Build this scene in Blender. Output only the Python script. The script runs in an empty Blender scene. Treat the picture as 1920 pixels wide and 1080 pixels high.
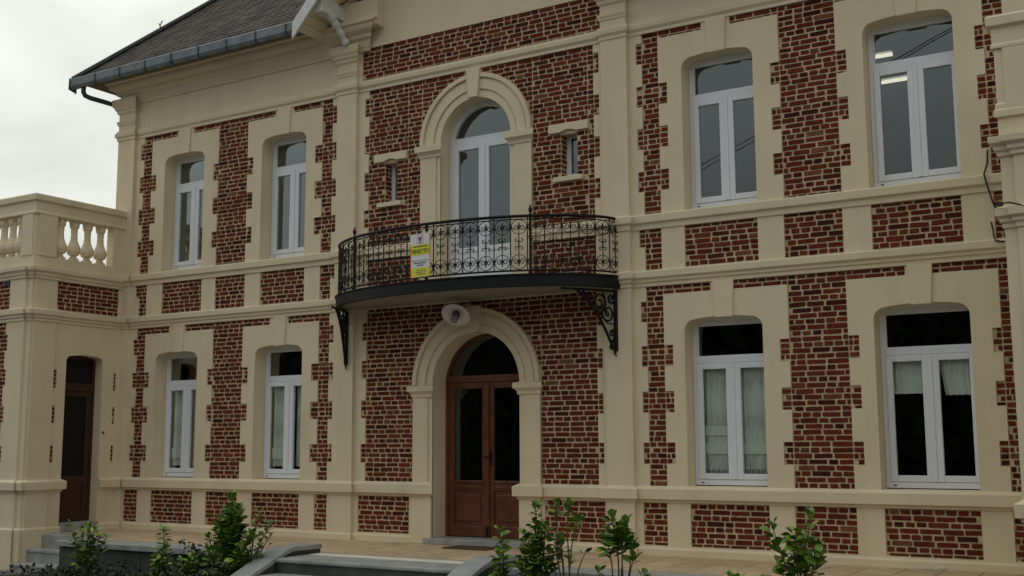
import bpy, bmesh, math, random
from mathutils import Matrix, Vector, noise as mnoise
random.seed(7)
R = math.radians
sc = bpy.context.scene
col = sc.collection

# ------------------------------------------------------------------ camera
cd = bpy.data.cameras.new("camera")
cam = bpy.data.objects.new("camera", cd); col.objects.link(cam)
FPX = 2137.24
cd.sensor_width = 36.0
cd.lens = FPX / 1920.0 * 36.0
cd.clip_start = 0.1; cd.clip_end = 3000
YAW, PITCH, ROLL = 0.54869, 0.13571, 0.004696
_fw = Vector((-math.sin(YAW) * math.cos(PITCH), math.cos(YAW) * math.cos(PITCH), math.sin(PITCH)))
_r = Vector((math.cos(YAW), math.sin(YAW), 0)); _d = _fw.cross(_r)
_r2 = math.cos(ROLL) * _r + math.sin(ROLL) * _d
_d2 = -math.sin(ROLL) * _r + math.cos(ROLL) * _d
CAM = Vector((10, -15, 2))
cam.matrix_world = Matrix(((_r2.x, -_d2.x, -_fw.x, CAM.x), (_r2.y, -_d2.y, -_fw.y, CAM.y), (_r2.z, -_d2.z, -_fw.z, CAM.z), (0, 0, 0, 1)))
sc.camera = cam

def px(p):
    d = Vector(p) - CAM
    w = d.dot(_fw)
    return 960 + FPX * d.dot(_r2) / w, 540 + FPX * d.dot(_d2) / w, FPX / w

# ------------------------------------------------------------------ sky, sun, exposure
SUN_AZ, SUN_EL = R(-48), R(38)            # azimuth from +Y towards +X
SUN = Vector((math.sin(SUN_AZ) * math.cos(SUN_EL), math.cos(SUN_AZ) * math.cos(SUN_EL), math.sin(SUN_EL)))
w = bpy.data.worlds.new("World"); sc.world = w; w.use_nodes = True
nt = w.node_tree; nt.nodes.clear()
def wn(t, **k):
    n = nt.nodes.new(t)
    for a, b in k.items(): setattr(n, a, b)
    return n
wl = nt.links.new
out = wn("ShaderNodeOutputWorld"); bg = wn("ShaderNodeBackground"); bg.inputs[1].default_value = 0.1
sky = wn("ShaderNodeTexSky"); sky.sky_type = 'NISHITA'; sky.sun_disc = False
sky.sun_elevation = SUN_EL; sky.sun_rotation = SUN_AZ; sky.air_density = 1.5; sky.dust_density = 3
tc = wn("ShaderNodeTexCoord")
mp = wn("ShaderNodeMapping"); mp.inputs['Scale'].default_value = (1.0, 1.0, 2.6); wl(tc.outputs['Generated'], mp.inputs[0])
nz = wn("ShaderNodeTexNoise"); nz.inputs['Scale'].default_value = 4.2; nz.inputs['Detail'].default_value = 7; nz.inputs['Roughness'].default_value = .55
nz.inputs['Distortion'].default_value = .3
wl(mp.outputs[0], nz.inputs['Vector'])
cr = wn("ShaderNodeMapRange"); cr.inputs[1].default_value = .32; cr.inputs[2].default_value = .68; cr.inputs[3].default_value = .82; cr.inputs[4].default_value = 1.12
wl(nz.outputs['Fac'], cr.inputs[0])
dt = wn("ShaderNodeVectorMath", operation='DOT_PRODUCT'); dt.inputs[1].default_value = SUN; wl(tc.outputs['Generated'], dt.inputs[0])
gl = wn("ShaderNodeMapRange"); gl.interpolation_type = 'SMOOTHSTEP'
gl.inputs[1].default_value = -.35; gl.inputs[2].default_value = .85; gl.inputs[3].default_value = 0; gl.inputs[4].default_value = 1
wl(dt.outputs['Value'], gl.inputs[0])
cm = wn("ShaderNodeMix", data_type='RGBA'); cm.inputs[6].default_value = (6.75, 6.85, 6.75, 1); cm.inputs[7].default_value = (9.9, 10.5, 10.0, 1)
wl(gl.outputs[0], cm.inputs[0])
mu = wn("ShaderNodeMix", data_type='RGBA', blend_type='MULTIPLY'); mu.inputs[0].default_value = 1
wl(cm.outputs[2], mu.inputs[6])
# overcast sky: brighter overhead than at the horizon
sx = wn("ShaderNodeSeparateXYZ"); wl(tc.outputs['Generated'], sx.inputs[0])
zf = wn("ShaderNodeMapRange"); zf.inputs[1].default_value = 0; zf.inputs[2].default_value = 1; zf.inputs[3].default_value = .62; zf.inputs[4].default_value = 1.37
wl(sx.outputs['Z'], zf.inputs[0])
zm = wn("ShaderNodeMath", operation='MULTIPLY'); wl(zf.outputs[0], zm.inputs[0]); wl(cr.outputs[0], zm.inputs[1]); wl(zm.outputs[0], mu.inputs[7])
fm = wn("ShaderNodeMix", data_type='RGBA'); fm.inputs[0].default_value = .93
wl(sky.outputs[0], fm.inputs[6]); wl(mu.outputs[2], fm.inputs[7]); wl(fm.outputs[2], bg.inputs[0]); wl(bg.outputs[0], out.inputs[0])
sl = bpy.data.lights.new("sun", 'SUN'); sl.energy = .6; sl.angle = R(25); sl.color = (1, .96, .9)
so = bpy.data.objects.new("sun", sl); col.objects.link(so); so.location = SUN * 60
so.rotation_euler = (-SUN).to_track_quat('-Z', 'Y').to_euler()
sc.view_settings.view_transform = 'Standard'; sc.view_settings.look = 'None'
sc.view_settings.exposure = 0; sc.view_settings.gamma = 1; sc.view_settings.use_curve_mapping = False
sc.cycles.use_denoising = True
sc.cycles.max_bounces = 8; sc.cycles.transparent_max_bounces = 12

# ------------------------------------------------------------------ materials
def mat(name, color, rough=.7, var=.12, scale=6, bump=.15, bscale=60, metallic=0, spec=.5, stain=None, streak=0, bdist=.004):
    m = bpy.data.materials.new(name); m.use_nodes = True
    t = m.node_tree; n = t.nodes; L = t.links.new
    b = n['Principled BSDF']; b.inputs['Roughness'].default_value = rough; b.inputs['Metallic'].default_value = metallic
    b.inputs['Specular IOR Level'].default_value = spec
    co = n.new('ShaderNodeTexCoord')
    z = n.new('ShaderNodeTexNoise'); z.inputs['Scale'].default_value = scale; z.inputs['Detail'].default_value = 6; z.inputs['Roughness'].default_value = .6
    L(co.outputs['Object'], z.inputs['Vector'])
    rp = n.new('ShaderNodeMapRange'); rp.inputs[1].default_value = .3; rp.inputs[2].default_value = .7
    rp.inputs[3].default_value = 1 - var; rp.inputs[4].default_value = 1 + var
    L(z.outputs['Fac'], rp.inputs[0])
    mx = n.new('ShaderNodeMix'); mx.data_type = 'RGBA'; mx.blend_type = 'MULTIPLY'; mx.inputs[0].default_value = 1
    mx.inputs[6].default_value = (*color, 1); L(rp.outputs[0], mx.inputs[7])
    last = mx.outputs[2]
    if stain:
        z2 = n.new('ShaderNodeTexNoise'); z2.inputs['Scale'].default_value = stain[1]; z2.inputs['Detail'].default_value = 5
        mp2 = n.new('ShaderNodeMapping'); mp2.inputs['Scale'].default_value = (1, 1, .25 if streak else 1)
        L(co.outputs['Object'], mp2.inputs[0]); L(mp2.outputs[0], z2.inputs['Vector'])
        r2 = n.new('ShaderNodeMapRange'); r2.inputs[1].default_value = .52; r2.inputs[2].default_value = .75; r2.inputs[3].default_value = 0; r2.inputs[4].default_value = stain[2]
        L(z2.outputs['Fac'], r2.inputs[0])
        m2 = n.new('ShaderNodeMix'); m2.data_type = 'RGBA'; m2.inputs[7].default_value = (*stain[0], 1)
        L(r2.outputs[0], m2.inputs[0]); L(last, m2.inputs[6]); last = m2.outputs[2]
    L(last, b.inputs['Base Color'])
    if bump:
        z3 = n.new('ShaderNodeTexNoise'); z3.inputs['Scale'].default_value = bscale; z3.inputs['Detail'].default_value = 5
        L(co.outputs['Object'], z3.inputs['Vector'])
        bp = n.new('ShaderNodeBump'); bp.inputs['Strength'].default_value = bump; bp.inputs['Distance'].default_value = bdist * 5
        L(z3.outputs['Fac'], bp.inputs['Height']); L(bp.outputs[0], b.inputs['Normal'])
    return m

def ramp_mat(name, stops, src, rough=.85, mottling=.35, nscale=22, bump=.5, bscale=70, spec=.3):
    """colour picked per piece (per object or per mesh island) from a ramp, mottled by noise"""
    m = bpy.data.materials.new(name); m.use_nodes = True
    t = m.node_tree; n = t.nodes; L = t.links.new
    b = n['Principled BSDF']; b.inputs['Roughness'].default_value = rough; b.inputs['Specular IOR Level'].default_value = spec
    if src == 'object':
        s = n.new('ShaderNodeObjectInfo').outputs['Random']
    else:
        s = n.new('ShaderNodeNewGeometry').outputs['Random Per Island']
    cr = n.new('ShaderNodeValToRGB'); e = cr.color_ramp.elements
    while len(e) < len(stops): e.new(.5)
    for q, (p, c) in zip(e, stops): q.position = p; q.color = (*c, 1)
    L(s, cr.inputs[0])
    g = n.new('ShaderNodeNewGeometry')
    z = n.new('ShaderNodeTexNoise'); z.inputs['Scale'].default_value = nscale; z.inputs['Detail'].default_value = 5; z.inputs['Roughness'].default_value = .65
    L(g.outputs['Position'], z.inputs['Vector'])
    rp = n.new('ShaderNodeMapRange'); rp.inputs[1].default_value = .3; rp.inputs[2].default_value = .7; rp.inputs[3].default_value = 1 - mottling; rp.inputs[4].default_value = 1 + mottling
    L(z.outputs['Fac'], rp.inputs[0])
    mx = n.new('ShaderNodeMix'); mx.data_type = 'RGBA'; mx.blend_type = 'MULTIPLY'; mx.inputs[0].default_value = 1
    L(cr.outputs[0], mx.inputs[6]); L(rp.outputs[0], mx.inputs[7]); L(mx.outputs[2], b.inputs['Base Color'])
    if bump:
        z3 = n.new('ShaderNodeTexNoise'); z3.inputs['Scale'].default_value = bscale; z3.inputs['Detail'].default_value = 4
        L(g.outputs['Position'], z3.inputs['Vector'])
        bp = n.new('ShaderNodeBump'); bp.inputs['Strength'].default_value = bump; bp.inputs['Distance'].default_value = .01
        L(z3.outputs['Fac'], bp.inputs['Height']); L(bp.outputs[0], b.inputs['Normal'])
    return m

BR = [(0, (.045, .012, .010)), (.11, (.075, .016, .011)), (.27, (.122, .0245, .013)), (.6, (.150, .029, .0145)), (.84, (.115, .023, .012)), (.94, (.175, .043, .020)), (.968, (.20, .10, .046)), (.98, (.085, .017, .011)), (1, (.05, .014, .011))]
M = {}
M['stucco'] = mat('cream painted stucco', (.70, .595, .405), .75, .05, 1.3, .25, 45, stain=((.54, .455, .30), 2.2, .38), streak=1)
M['mortar'] = mat('yellow cream mortar', (.58, .455, .28), .9, .2, 9, .7, 55, bdist=.008)
M['brick_o'] = ramp_mat('red brick', BR, 'object', spec=.08)
M['brick_i'] = ramp_mat('red brick work', BR, 'island', spec=.08)
M['white'] = mat('white window frame', (.74, .76, .80), .35, .03, 3, 0)
M['whitewood'] = mat('white painted wood', (.66, .66, .63), .5, .08, 8, .2, 40)
M['wood'] = mat('varnished red brown wood', (.13, .038, .0145), .32, .30, 5, .1, 60, stain=((.08,.022,.010), 7, .6), streak=1)
M['wood_shaded'] = mat('shaded brown wood', (.042, .011, .006), .4, .30, 5, .1, 60)  # side door wood; the shade it stands in is put into its colour
M['iron'] = mat('black painted iron', (.006, .0065, .007), .5, .1, 30, .1, 80, spec=.25)
M['zinc'] = mat('grey zinc', (.15, .175, .185), .5, .25, 5, .05, 40, metallic=.5)
M['zincd'] = mat('dark pipe', (.035, .037, .043), .5, .2, 5, .05, 40)
M['slate'] = ramp_mat('weathered slate', [(0, (.058, .047, .040)), (.4, (.070, .056, .047)), (.8, (.082, .065, .053)), (1, (.062, .052, .046))], 'island', .85, .5, 2.2, .4, 40, spec=.2)
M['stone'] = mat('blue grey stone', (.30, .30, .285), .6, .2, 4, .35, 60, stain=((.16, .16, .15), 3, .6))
M['stoned'] = mat('shaded weathered stone', (.055, .058, .054), .75, .3, 4, .4, 60, stain=((.025, .03, .024), 3, .7))  # dirty risers and walls; the shade on upright faces is painted in too
M['stonel'] = mat('pale stone', (.66, .61, .49), .75, .12, 4, .3, 60)
M['tile'] = ramp_mat('beige terrace tile', [(0, (.44, .315, .19)), (.5, (.49, .355, .215)), (1, (.53, .40, .255))], 'object', .7, .18, 5, .2, 50)
M['soil'] = mat('dark soil', (.035, .026, .018), .95, .5, 14, 1, 30, bdist=.02)
M['gravel'] = mat('grey asphalt', (.10, .098, .092), .9, .25, 30, .6, 90)
M['dark'] = mat('dark room', (.022, .021, .020), .95, .1, 4, 0)  # near-black walls: gloom of the unlit rooms is put into the colour
M['soffit'] = mat('grey soffit', (.31, .275, .225), .85, .15, 4, .2, 40)
M['eave'] = mat('brown eave boards', (.12, .09, .055), .85, .2, 6, .2, 40)  # brown soffit, coloured darker to deepen the shade under the eaves
M['leaf'] = ramp_mat('glossy green leaf', [(0, (.05, .105, .016)), (.45, (.105, .205, .024)), (.8, (.155, .27, .034)), (1, (.24, .34, .05))], 'object', .38, .25, 30, 0, spec=.5)
M['young'] = ramp_mat('young yellow green leaf', [(0, (.11, .21, .03)), (1, (.26, .34, .05))], 'object', .4, .2, 30, 0, spec=.5)
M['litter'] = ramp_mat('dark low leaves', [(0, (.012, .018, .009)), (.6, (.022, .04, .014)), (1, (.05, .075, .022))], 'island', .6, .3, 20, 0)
M['stem'] = mat('brown stem', (.10, .062, .036), .8, .3, 20, .3, 50)
M['stemg'] = mat('green stem', (.09, .10, .035), .7, .3, 20, .3, 50)
M['treefar'] = ramp_mat('dark tree leaves', [(0, (.006, .009, .004)), (.6, (.011, .017, .007)), (1, (.018, .026, .01))], 'island', .8, .3, 1, 0)
M['matbrown'] = mat('brown coir', (.11, .06, .03), .95, .3, 40, .8, 120)
M['enamel'] = mat('white enamel', (.72, .68, .66), .3, .03, 4, 0)
M['fixture'] = mat('purple brown glass', (.10, .055, .06), .2, .1, 4, 0)
M['paper'] = mat('sign white', (.70, .70, .68), .5, .02, 4, 0)
M['yellow'] = mat('sign yellow', (.70, .66, .03), .5, .02, 4, 0)
M['inkgreen'] = mat('sign dark green print', (.03, .07, .02), .5, .02, 4, 0)
M['inkgrey'] = mat('sign grey print', (.16, .16, .17), .5, .02, 4, 0)
M['orange'] = mat('sign orange edge', (.62, .10, .04), .5, .02, 4, 0)
M['pink'] = mat('sign pink print', (.45, .20, .25), .5, .02, 4, 0)
M['purple'] = mat('sign purple print', (.18, .08, .17), .5, .02, 4, 0)
M['cable'] = mat('black cable', (.012, .011, .010), .6, .1, 4, 0)
M['red'] = mat('red plastic', (.35, .02, .02), .4, .02, 4, 0)

def glass_mat():
    m = bpy.data.materials.new('window glass'); m.use_nodes = True
    t = m.node_tree; n = t.nodes; L = t.links.new
    n.remove(n['Principled BSDF'])
    tr = n.new('ShaderNodeBsdfTransparent'); tr.inputs[0].default_value = (.92, .95, .93, 1)
    gs = n.new('ShaderNodeBsdfGlossy'); gs.inputs['Roughness'].default_value = 0; gs.inputs[0].default_value = (.88, .98, .98, 1)
    # double glazing: reflectance from the angle of view, the same from either face
    ge = n.new('ShaderNodeNewGeometry')
    dp = n.new('ShaderNodeVectorMath'); dp.operation = 'DOT_PRODUCT'; L(ge.outputs['Incoming'], dp.inputs[0]); L(ge.outputs['True Normal'], dp.inputs[1])
    ab = n.new('ShaderNodeMath'); ab.operation = 'ABSOLUTE'; L(dp.outputs['Value'], ab.inputs[0])
    om = n.new('ShaderNodeMath'); om.operation = 'SUBTRACT'; om.inputs[0].default_value = 1; L(ab.outputs[0], om.inputs[1])
    pw = n.new('ShaderNodeMath'); pw.operation = 'POWER'; pw.inputs[1].default_value = 3; L(om.outputs[0], pw.inputs[0])
    mm = n.new('ShaderNodeMath'); mm.operation = 'MULTIPLY_ADD'; mm.inputs[1].default_value = 3.2; mm.inputs[2].default_value = .135; mm.use_clamp = True
    L(pw.outputs[0], mm.inputs[0])
    co = n.new('ShaderNodeTexCoord'); z = n.new('ShaderNodeTexNoise'); z.inputs['Scale'].default_value = 1.6; z.inputs['Detail'].default_value = 1
    L(co.outputs['Object'], z.inputs['Vector'])
    bp = n.new('ShaderNodeBump'); bp.inputs['Strength'].default_value = .008; bp.inputs['Distance'].default_value = .04
    L(z.outputs['Fac'], bp.inputs['Height']); L(bp.outputs[0], gs.inputs['Normal'])
    mx = n.new('ShaderNodeMixShader'); L(mm.outputs[0], mx.inputs[0]); L(tr.outputs[0], mx.inputs[1]); L(gs.outputs[0], mx.inputs[2])
    L(mx.outputs[0], n['Material Output'].inputs[0])
    return m
M['glass'] = glass_mat()
M['darkpane'] = mat('shaded patterned glass', (.006, .006, .006), .45, .2, 30, .5, 25, spec=.25)  # opaque side door pane, near black with the door's shade painted in
def lace_mat(name, dens):
    m = bpy.data.materials.new(name); m.use_nodes = True
    t = m.node_tree; n = t.nodes; L = t.links.new
    n.remove(n['Principled BSDF'])
    df = n.new('ShaderNodeBsdfDiffuse'); df.inputs[0].default_value = (.80, .85, .77, 1)
    tr = n.new('ShaderNodeBsdfTransparent')
    co = n.new('ShaderNodeTexCoord')
    mpn = n.new('ShaderNodeMapping'); mpn.inputs['Scale'].default_value = (60, 1, 9); mpn.inputs['Rotation'].default_value = (0, .12, 0)
    L(co.outputs['Object'], mpn.inputs[0])
    z = n.new('ShaderNodeTexNoise'); z.inputs['Scale'].default_value = 1; z.inputs['Detail'].default_value = 3; L(mpn.outputs[0], z.inputs['Vector'])
    wv = n.new('ShaderNodeTexWave'); wv.bands_direction = 'Z'; wv.inputs['Scale'].default_value = .55; wv.inputs['Distortion'].default_value = .0; L(co.outputs['Object'], wv.inputs['Vector'])
    ad = n.new('ShaderNodeMath'); ad.operation = 'MULTIPLY_ADD'; ad.inputs[1].default_value = .35; L(wv.outputs['Fac'], ad.inputs[0]); L(z.outputs['Fac'], ad.inputs[2])
    rp = n.new('ShaderNodeMapRange'); rp.inputs[1].default_value = .35; rp.inputs[2].default_value = .95; rp.inputs[3].default_value = dens - .28; rp.inputs[4].default_value = dens + .15
    L(ad.outputs[0], rp.inputs[0])
    mx = n.new('ShaderNodeMixShader'); L(rp.outputs[0], mx.inputs[0]); L(tr.outputs[0], mx.inputs[1]); L(df.outputs[0], mx.inputs[2])
    L(mx.outputs[0], n['Material Output'].inputs[0])
    return m
M['lace'] = lace_mat('white lace', .98)
M['lace2'] = lace_mat('thick white lace', 1.15)
def emit_mat():
    m = bpy.data.materials.new('lit tube'); m.use_nodes = True
    b = m.node_tree.nodes['Principled BSDF']; b.inputs['Emission Color'].default_value = (1, .93, .75, 1); b.inputs['Emission Strength'].default_value = .85
    return m
M['tube'] = emit_mat()

# ------------------------------------------------------------------ mesh helpers
I4 = Matrix.Identity(4)
class MB:
    def __init__(s, T=None): s.v = []; s.f = []; s.T = T or I4
    def add(s, vs, fs):
        o = len(s.v); s.v += [tuple(s.T @ Vector(v)) for v in vs]; s.f += [tuple(i + o for i in f) for f in fs]; return s
    def box(s, x0, x1, y0, y1, z0, z1):
        return s.add([(x0,y0,z0),(x1,y0,z0),(x1,y1,z0),(x0,y1,z0),(x0,y0,z1),(x1,y0,z1),(x1,y1,z1),(x0,y1,z1)],
                     [(3,2,1,0),(4,5,6,7),(0,1,5,4),(1,2,6,5),(2,3,7,6),(3,0,4,7)])
    def quad(s, a, b, c, d): return s.add([a,b,c,d],[(0,1,2,3)])
    def prism(s, poly, y0, y1):
        """poly: (x,z) counter-clockwise seen from -Y"""
        n = len(poly)
        return s.add([(x,y0,z) for x,z in poly]+[(x,y1,z) for x,z in poly],
                     [tuple(range(n)), tuple(range(2*n-1,n-1,-1))]+[(i,i+n,(i+1)%n+n,(i+1)%n) for i in range(n)])
    def strip(s, A, B, y0, y1):
        """solid between two polylines A (lower) and B (upper), each (x,z) left to right"""
        n = len(A)
        vs = [(x,y0,z) for x,z in A]+[(x,y0,z) for x,z in B]+[(x,y1,z) for x,z in A]+[(x,y1,z) for x,z in B]
        fs = []
        for i in range(n-1):
            fs += [(i,i+1,n+i+1,n+i),(2*n+i+1,2*n+i,3*n+i,3*n+i+1),(i+1,i,2*n+i,2*n+i+1),(n+i,n+i+1,3*n+i+1,3*n+i)]
        fs += [(0,n,3*n,2*n),(n-1,3*n-1,4*n-1,2*n-1)]
        return s.add(vs,fs)
    def profile(s, prof, x0, x1, yo=0, m0=0, m1=0, back=None):
        """extrude profile [(y,z)...] (bottom to top, y<=0 outward) along X; m=1 makes mitred returns"""
        if back is None: back = .02
        p = [(back, prof[0][1])] + prof + [(back, prof[-1][1])]
        n = len(p)
        a = [(x0 - m0*max(0,-y), y+yo, z) for y,z in p]; b = [(x1 + m1*max(0,-y), y+yo, z) for y,z in p]
        return s.add(a+b, [tuple(range(n)), tuple(range(2*n-1,n-1,-1))]+[(i,i+n,i+1+n,i+1) for i in range(n-1)]+[(n-1,2*n-1,n,0)])
    def lathe(s, prof, c=(0,0,0), n=12, axis=None):
        """prof [(r,h)...]; axis: matrix for orientation"""
        A = axis or I4; vs = []; fs = []
        for r,h in prof:
            for k in range(n):
                a = 2*math.pi*k/n; v = A @ Vector((r*math.cos(a), r*math.sin(a), h)); vs.append((v.x+c[0],v.y+c[1],v.z+c[2]))
        for j in range(len(prof)-1):
            for k in range(n): fs.append((j*n+k, j*n+(k+1)%n, (j+1)*n+(k+1)%n, (j+1)*n+k))
        fs += [tuple(range(n-1,-1,-1)), tuple(range((len(prof)-1)*n, len(prof)*n))]
        return s.add(vs,fs)
    def tube(s, pts, r, n=6, closed=False):
        pts = [Vector(p) for p in pts]; N = len(pts)
        rs = r if isinstance(r,(list,tuple)) else [r]*N
        vs=[]; fs=[]; up=None
        for i,p in enumerate(pts):
            a = pts[(i-1)%N] if (closed or i>0) else p; b = pts[(i+1)%N] if (closed or i<N-1) else p
            t = (b-a).normalized() if (b-a).length>1e-9 else Vector((0,0,1))
            if up is None:
                up = t.orthogonal().normalized()
            up = (up - t*up.dot(t)); up = up.normalized() if up.length>1e-6 else t.orthogonal().normalized()
            sd = t.cross(up)
            for k in range(n):
                q = 2*math.pi*k/n; v = p + (up*math.cos(q)+sd*math.sin(q))*rs[i]; vs.append(tuple(v))
        for i in range(N if closed else N-1):
            j=(i+1)%N
            for k in range(n): fs.append((i*n+k,i*n+(k+1)%n,j*n+(k+1)%n,j*n+k))
        if not closed: fs += [tuple(range(n-1,-1,-1)), tuple(range((N-1)*n,N*n))]
        return s.add(vs,fs)
    def mesh(s, name):
        me = bpy.data.meshes.new(name); me.from_pydata(s.v, [], s.f); me.update(); return me
    def build(s, name, m, parent=None, smooth=False, bevel=0, at=None):
        """at: world base; the object's origin is put there"""
        if at is not None:
            s.v = [(x-at[0],y-at[1],z-at[2]) for x,y,z in s.v]
        me = s.mesh(name)
        bm = bmesh.new(); bm.from_mesh(me); bmesh.ops.recalc_face_normals(bm, faces=bm.faces); bm.to_mesh(me); bm.free()
        return link(name, me, m, parent, at, smooth, bevel)
def link(name, me, m, parent=None, at=None, smooth=False, bevel=0):
    o = bpy.data.objects.new(name, me); col.objects.link(o)
    if m is not None and not me.materials: me.materials.append(m)
    if smooth:
        for p in me.polygons: p.use_smooth = True
    if at is not None: o.location = at
    if parent is not None: setpar(o, parent)
    if bevel:
        b = o.modifiers.new('bevel','BEVEL'); b.width = bevel; b.segments = 2; b.limit_method='ANGLE'; b.angle_limit=R(35)
    return o
WL = {}
def wloc(o):
    l = Vector(o.location)
    return l + wloc(o.parent) if o.parent else l
def setpar(o, p):
    o.parent = p; o.location = Vector(o.location) - wloc(p)
def thing(name, label, cat, loc, group=None):
    o = bpy.data.objects.new(name, None); col.objects.link(o); o.location = loc; o.empty_display_size = .2
    o['label']=label; o['category']=cat
    if group: o['group']=group
    return o
def tag(o, label=None, cat=None, group=None, kind=None):
    if label: o['label']=label
    if cat: o['category']=cat
    if group: o['group']=group
    if kind: o['kind']=kind
    return o
def inst(name, me, parent, loc, rot=(0,0,0), scale=(1,1,1)):
    o = bpy.data.objects.new(name, me); col.objects.link(o); o.location = loc; o.rotation_euler = rot; o.scale = scale
    setpar(o, parent); return o

# ------------------------------------------------------------------ ground, bed, treeline opposite
GZ = -.17
g = MB(); g.quad((-1200,-1200,GZ),(1200,-1200,GZ),(1200,1200,GZ),(-1200,1200,GZ))
tag(g.build('ground', M['gravel']), kind='structure')
def bed(x0, x1):
    b = MB(); nx = int((x1-x0)/.12); ny = 18; vs=[]; fs=[]
    for j in range(ny+1):
        for i in range(nx+1):
            x = x0+(x1-x0)*i/nx; y = -2.43-2.1*j/ny
            e = min(1, (y+4.53)/.35, (x-x0)/.2+.0001, (x1-x)/.2+.0001)
            z = GZ - .02 + (.19 + .07*mnoise.noise(Vector((x*2.3,y*2.3,0))) + .03*mnoise.noise(Vector((x*9,y*9,3))))*max(0,e)
            vs.append((x,y,z))
    for j in range(ny):
        for i in range(nx): fs.append((j*(nx+1)+i,(j+1)*(nx+1)+i,(j+1)*(nx+1)+i+1,j*(nx+1)+i+1))
    b.add(vs,fs)
    tag(b.build('soil', M['soil'], smooth=True), kind='structure')
bed(-6.5,-1.6); bed(2.15,11)

# ------------------------------------------------------------------ brick engine
CH, BH = .0775, .0585
def brick_mesh(k, hdr):
    rnd = random.Random(k*13+hdr)
    c = .085 if hdr else .04; cz = .16
    j = lambda a: (rnd.random()-.5)*a
    jx = .05 if hdr else .022
    P = [(-.5+c+j(jx),-.5+j(.09)),(.5-c+j(jx),-.5+j(.09)),(.5+j(jx),-.5+cz+j(.08)),(.5+j(jx),.5-cz+j(.08)),(.5-c+j(jx),.5+j(.09)),(-.5+c+j(jx),.5+j(.09)),(-.5+j(jx),.5-cz+j(.08)),(-.5+j(jx),-.5+cz+j(.08))]
    f = .95 if hdr else .97
    vs = [(x*f,0,z*.88) for x,z in P]+[(x,.006,z) for x,z in P]+[(x,.03,z) for x,z in P]
    fs = [(0,1,2,3),(0,3,4,7),(4,5,6,7)]
    for r in (0,8):
        for i in range(8): fs.append((r+i,r+i+8,r+(i+1)%8+8,r+(i+1)%8))
    return vs, fs
BV = {h:[brick_mesh(k,h) for k in range(10)] for h in (0,1)}
BM = {}
def bmesh_obj(h,k):
    if (h,k) not in BM:
        vs,fs = BV[h][k]; me = bpy.data.meshes.new('brick'); me.from_pydata(vs,[],fs); me.update()
        bm = bmesh.new(); bm.from_mesh(me); bmesh.ops.recalc_face_normals(bm, faces=bm.faces); 
        bm.to_mesh(me); bm.free(); me.materials.append(M['brick_o']); BM[(h,k)] = me
    return BM[(h,k)]
def lay(rect, T, out, clip=None, odd=0, zref=0.0):
    """fill rect (x0,x1,z0,z1) with courses; clip(z)-> list of forbidden (xa,xb)"""
    x0,x1,z0,z1 = rect; rnd = random
    r0 = math.floor((z0-zref)/CH)
    r = r0
    while True:
        za = zref + r*CH + (CH-BH)/2; zb = za+BH
        r += 1
        if za >= z1: break
        a = max(za, z0+.006); b = min(zb, z1-.004)
        if b-a < .014: continue
        spans = [(x0+.008,x1-.008)]
        if clip:
            for fa,fb in clip((a+b)/2):
                ns=[]
                for s0,s1 in spans:
                    if fb<=s0 or fa>=s1: ns.append((s0,s1))
                    else:
                        if fa-s0>.03: ns.append((s0,fa))
                        if s1-fb>.03: ns.append((fb,s1))
                spans=ns
        hdr = (r+odd)%2
        for s0,s1 in spans:
            x = s0 - rnd.random()*(.13 if hdr else .25)
            while x < s1-.02:
                hh = hdr if rnd.random()>.13 else 1-hdr
                wdt = (.114 if hh else .238)*(1+rnd.uniform(-.07,.07))
                e = x+wdt
                p,q = max(x,s0),min(e,s1)
                if s1-q < .045: q = s1
                if q-p > .028:
                    out.append((T, (p+q)/2, (a+b)/2+rnd.uniform(-.003,.003), (q-p)*rnd.uniform(.97,1.0), (b-a)*rnd.uniform(.93,1.05), .013+rnd.uniform(-.004,.005), rnd.gauss(0,.012), 1 if (q-p)<.17 else 0, rnd.randrange(10)))
                x = max(e,q)+rnd.uniform(.017,.028)
def place_bricks(bricks, parent, limit=295):
    scored=[]
    for b in bricks:
        T,x,z,wd,h,y,rot,hd,k = b
        p = T @ Vector((x,y,z)); c = px(p); inn = -20<c[0]<1940 and -20<c[1]<1100
        nrm = (T.to_3x3() @ Vector((0,-1,0))); vw = (CAM-p).normalized()
        scored.append((wd*h*c[2]*c[2]*max(.05,nrm.dot(vw)) if inn else 0, b))
    scored.sort(key=lambda q:-q[0])
    st = MB()
    for i,(s,b) in enumerate(scored):
        T,x,z,wd,h,y,rot,hd,k = b
        L = T @ Matrix.Translation((x,y,z)) @ Matrix.Rotation(rot,4,'Y')
        if i < limit and s > 40:
            o = bpy.data.objects.new('brick', bmesh_obj(hd,k)); col.objects.link(o)
            lo,ro,_ = L.decompose(); o.location = lo; o.rotation_mode='XYZ'; o.rotation_euler = ro.to_euler(); o.scale=(wd,1,h)
            setpar(o,parent)
        else:
            vs,fs = BV[hd][k]; L2 = L @ Matrix.Diagonal((wd,1,h,1))
            off=len(st.v); st.v += [tuple(L2 @ Vector(v)) for v in vs]; st.f += [tuple(i+off for i in f) for f in fs]
    if st.v:
        o = st.build('brickwork', M['brick_i'], parent); o['kind']='stuff'

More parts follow.
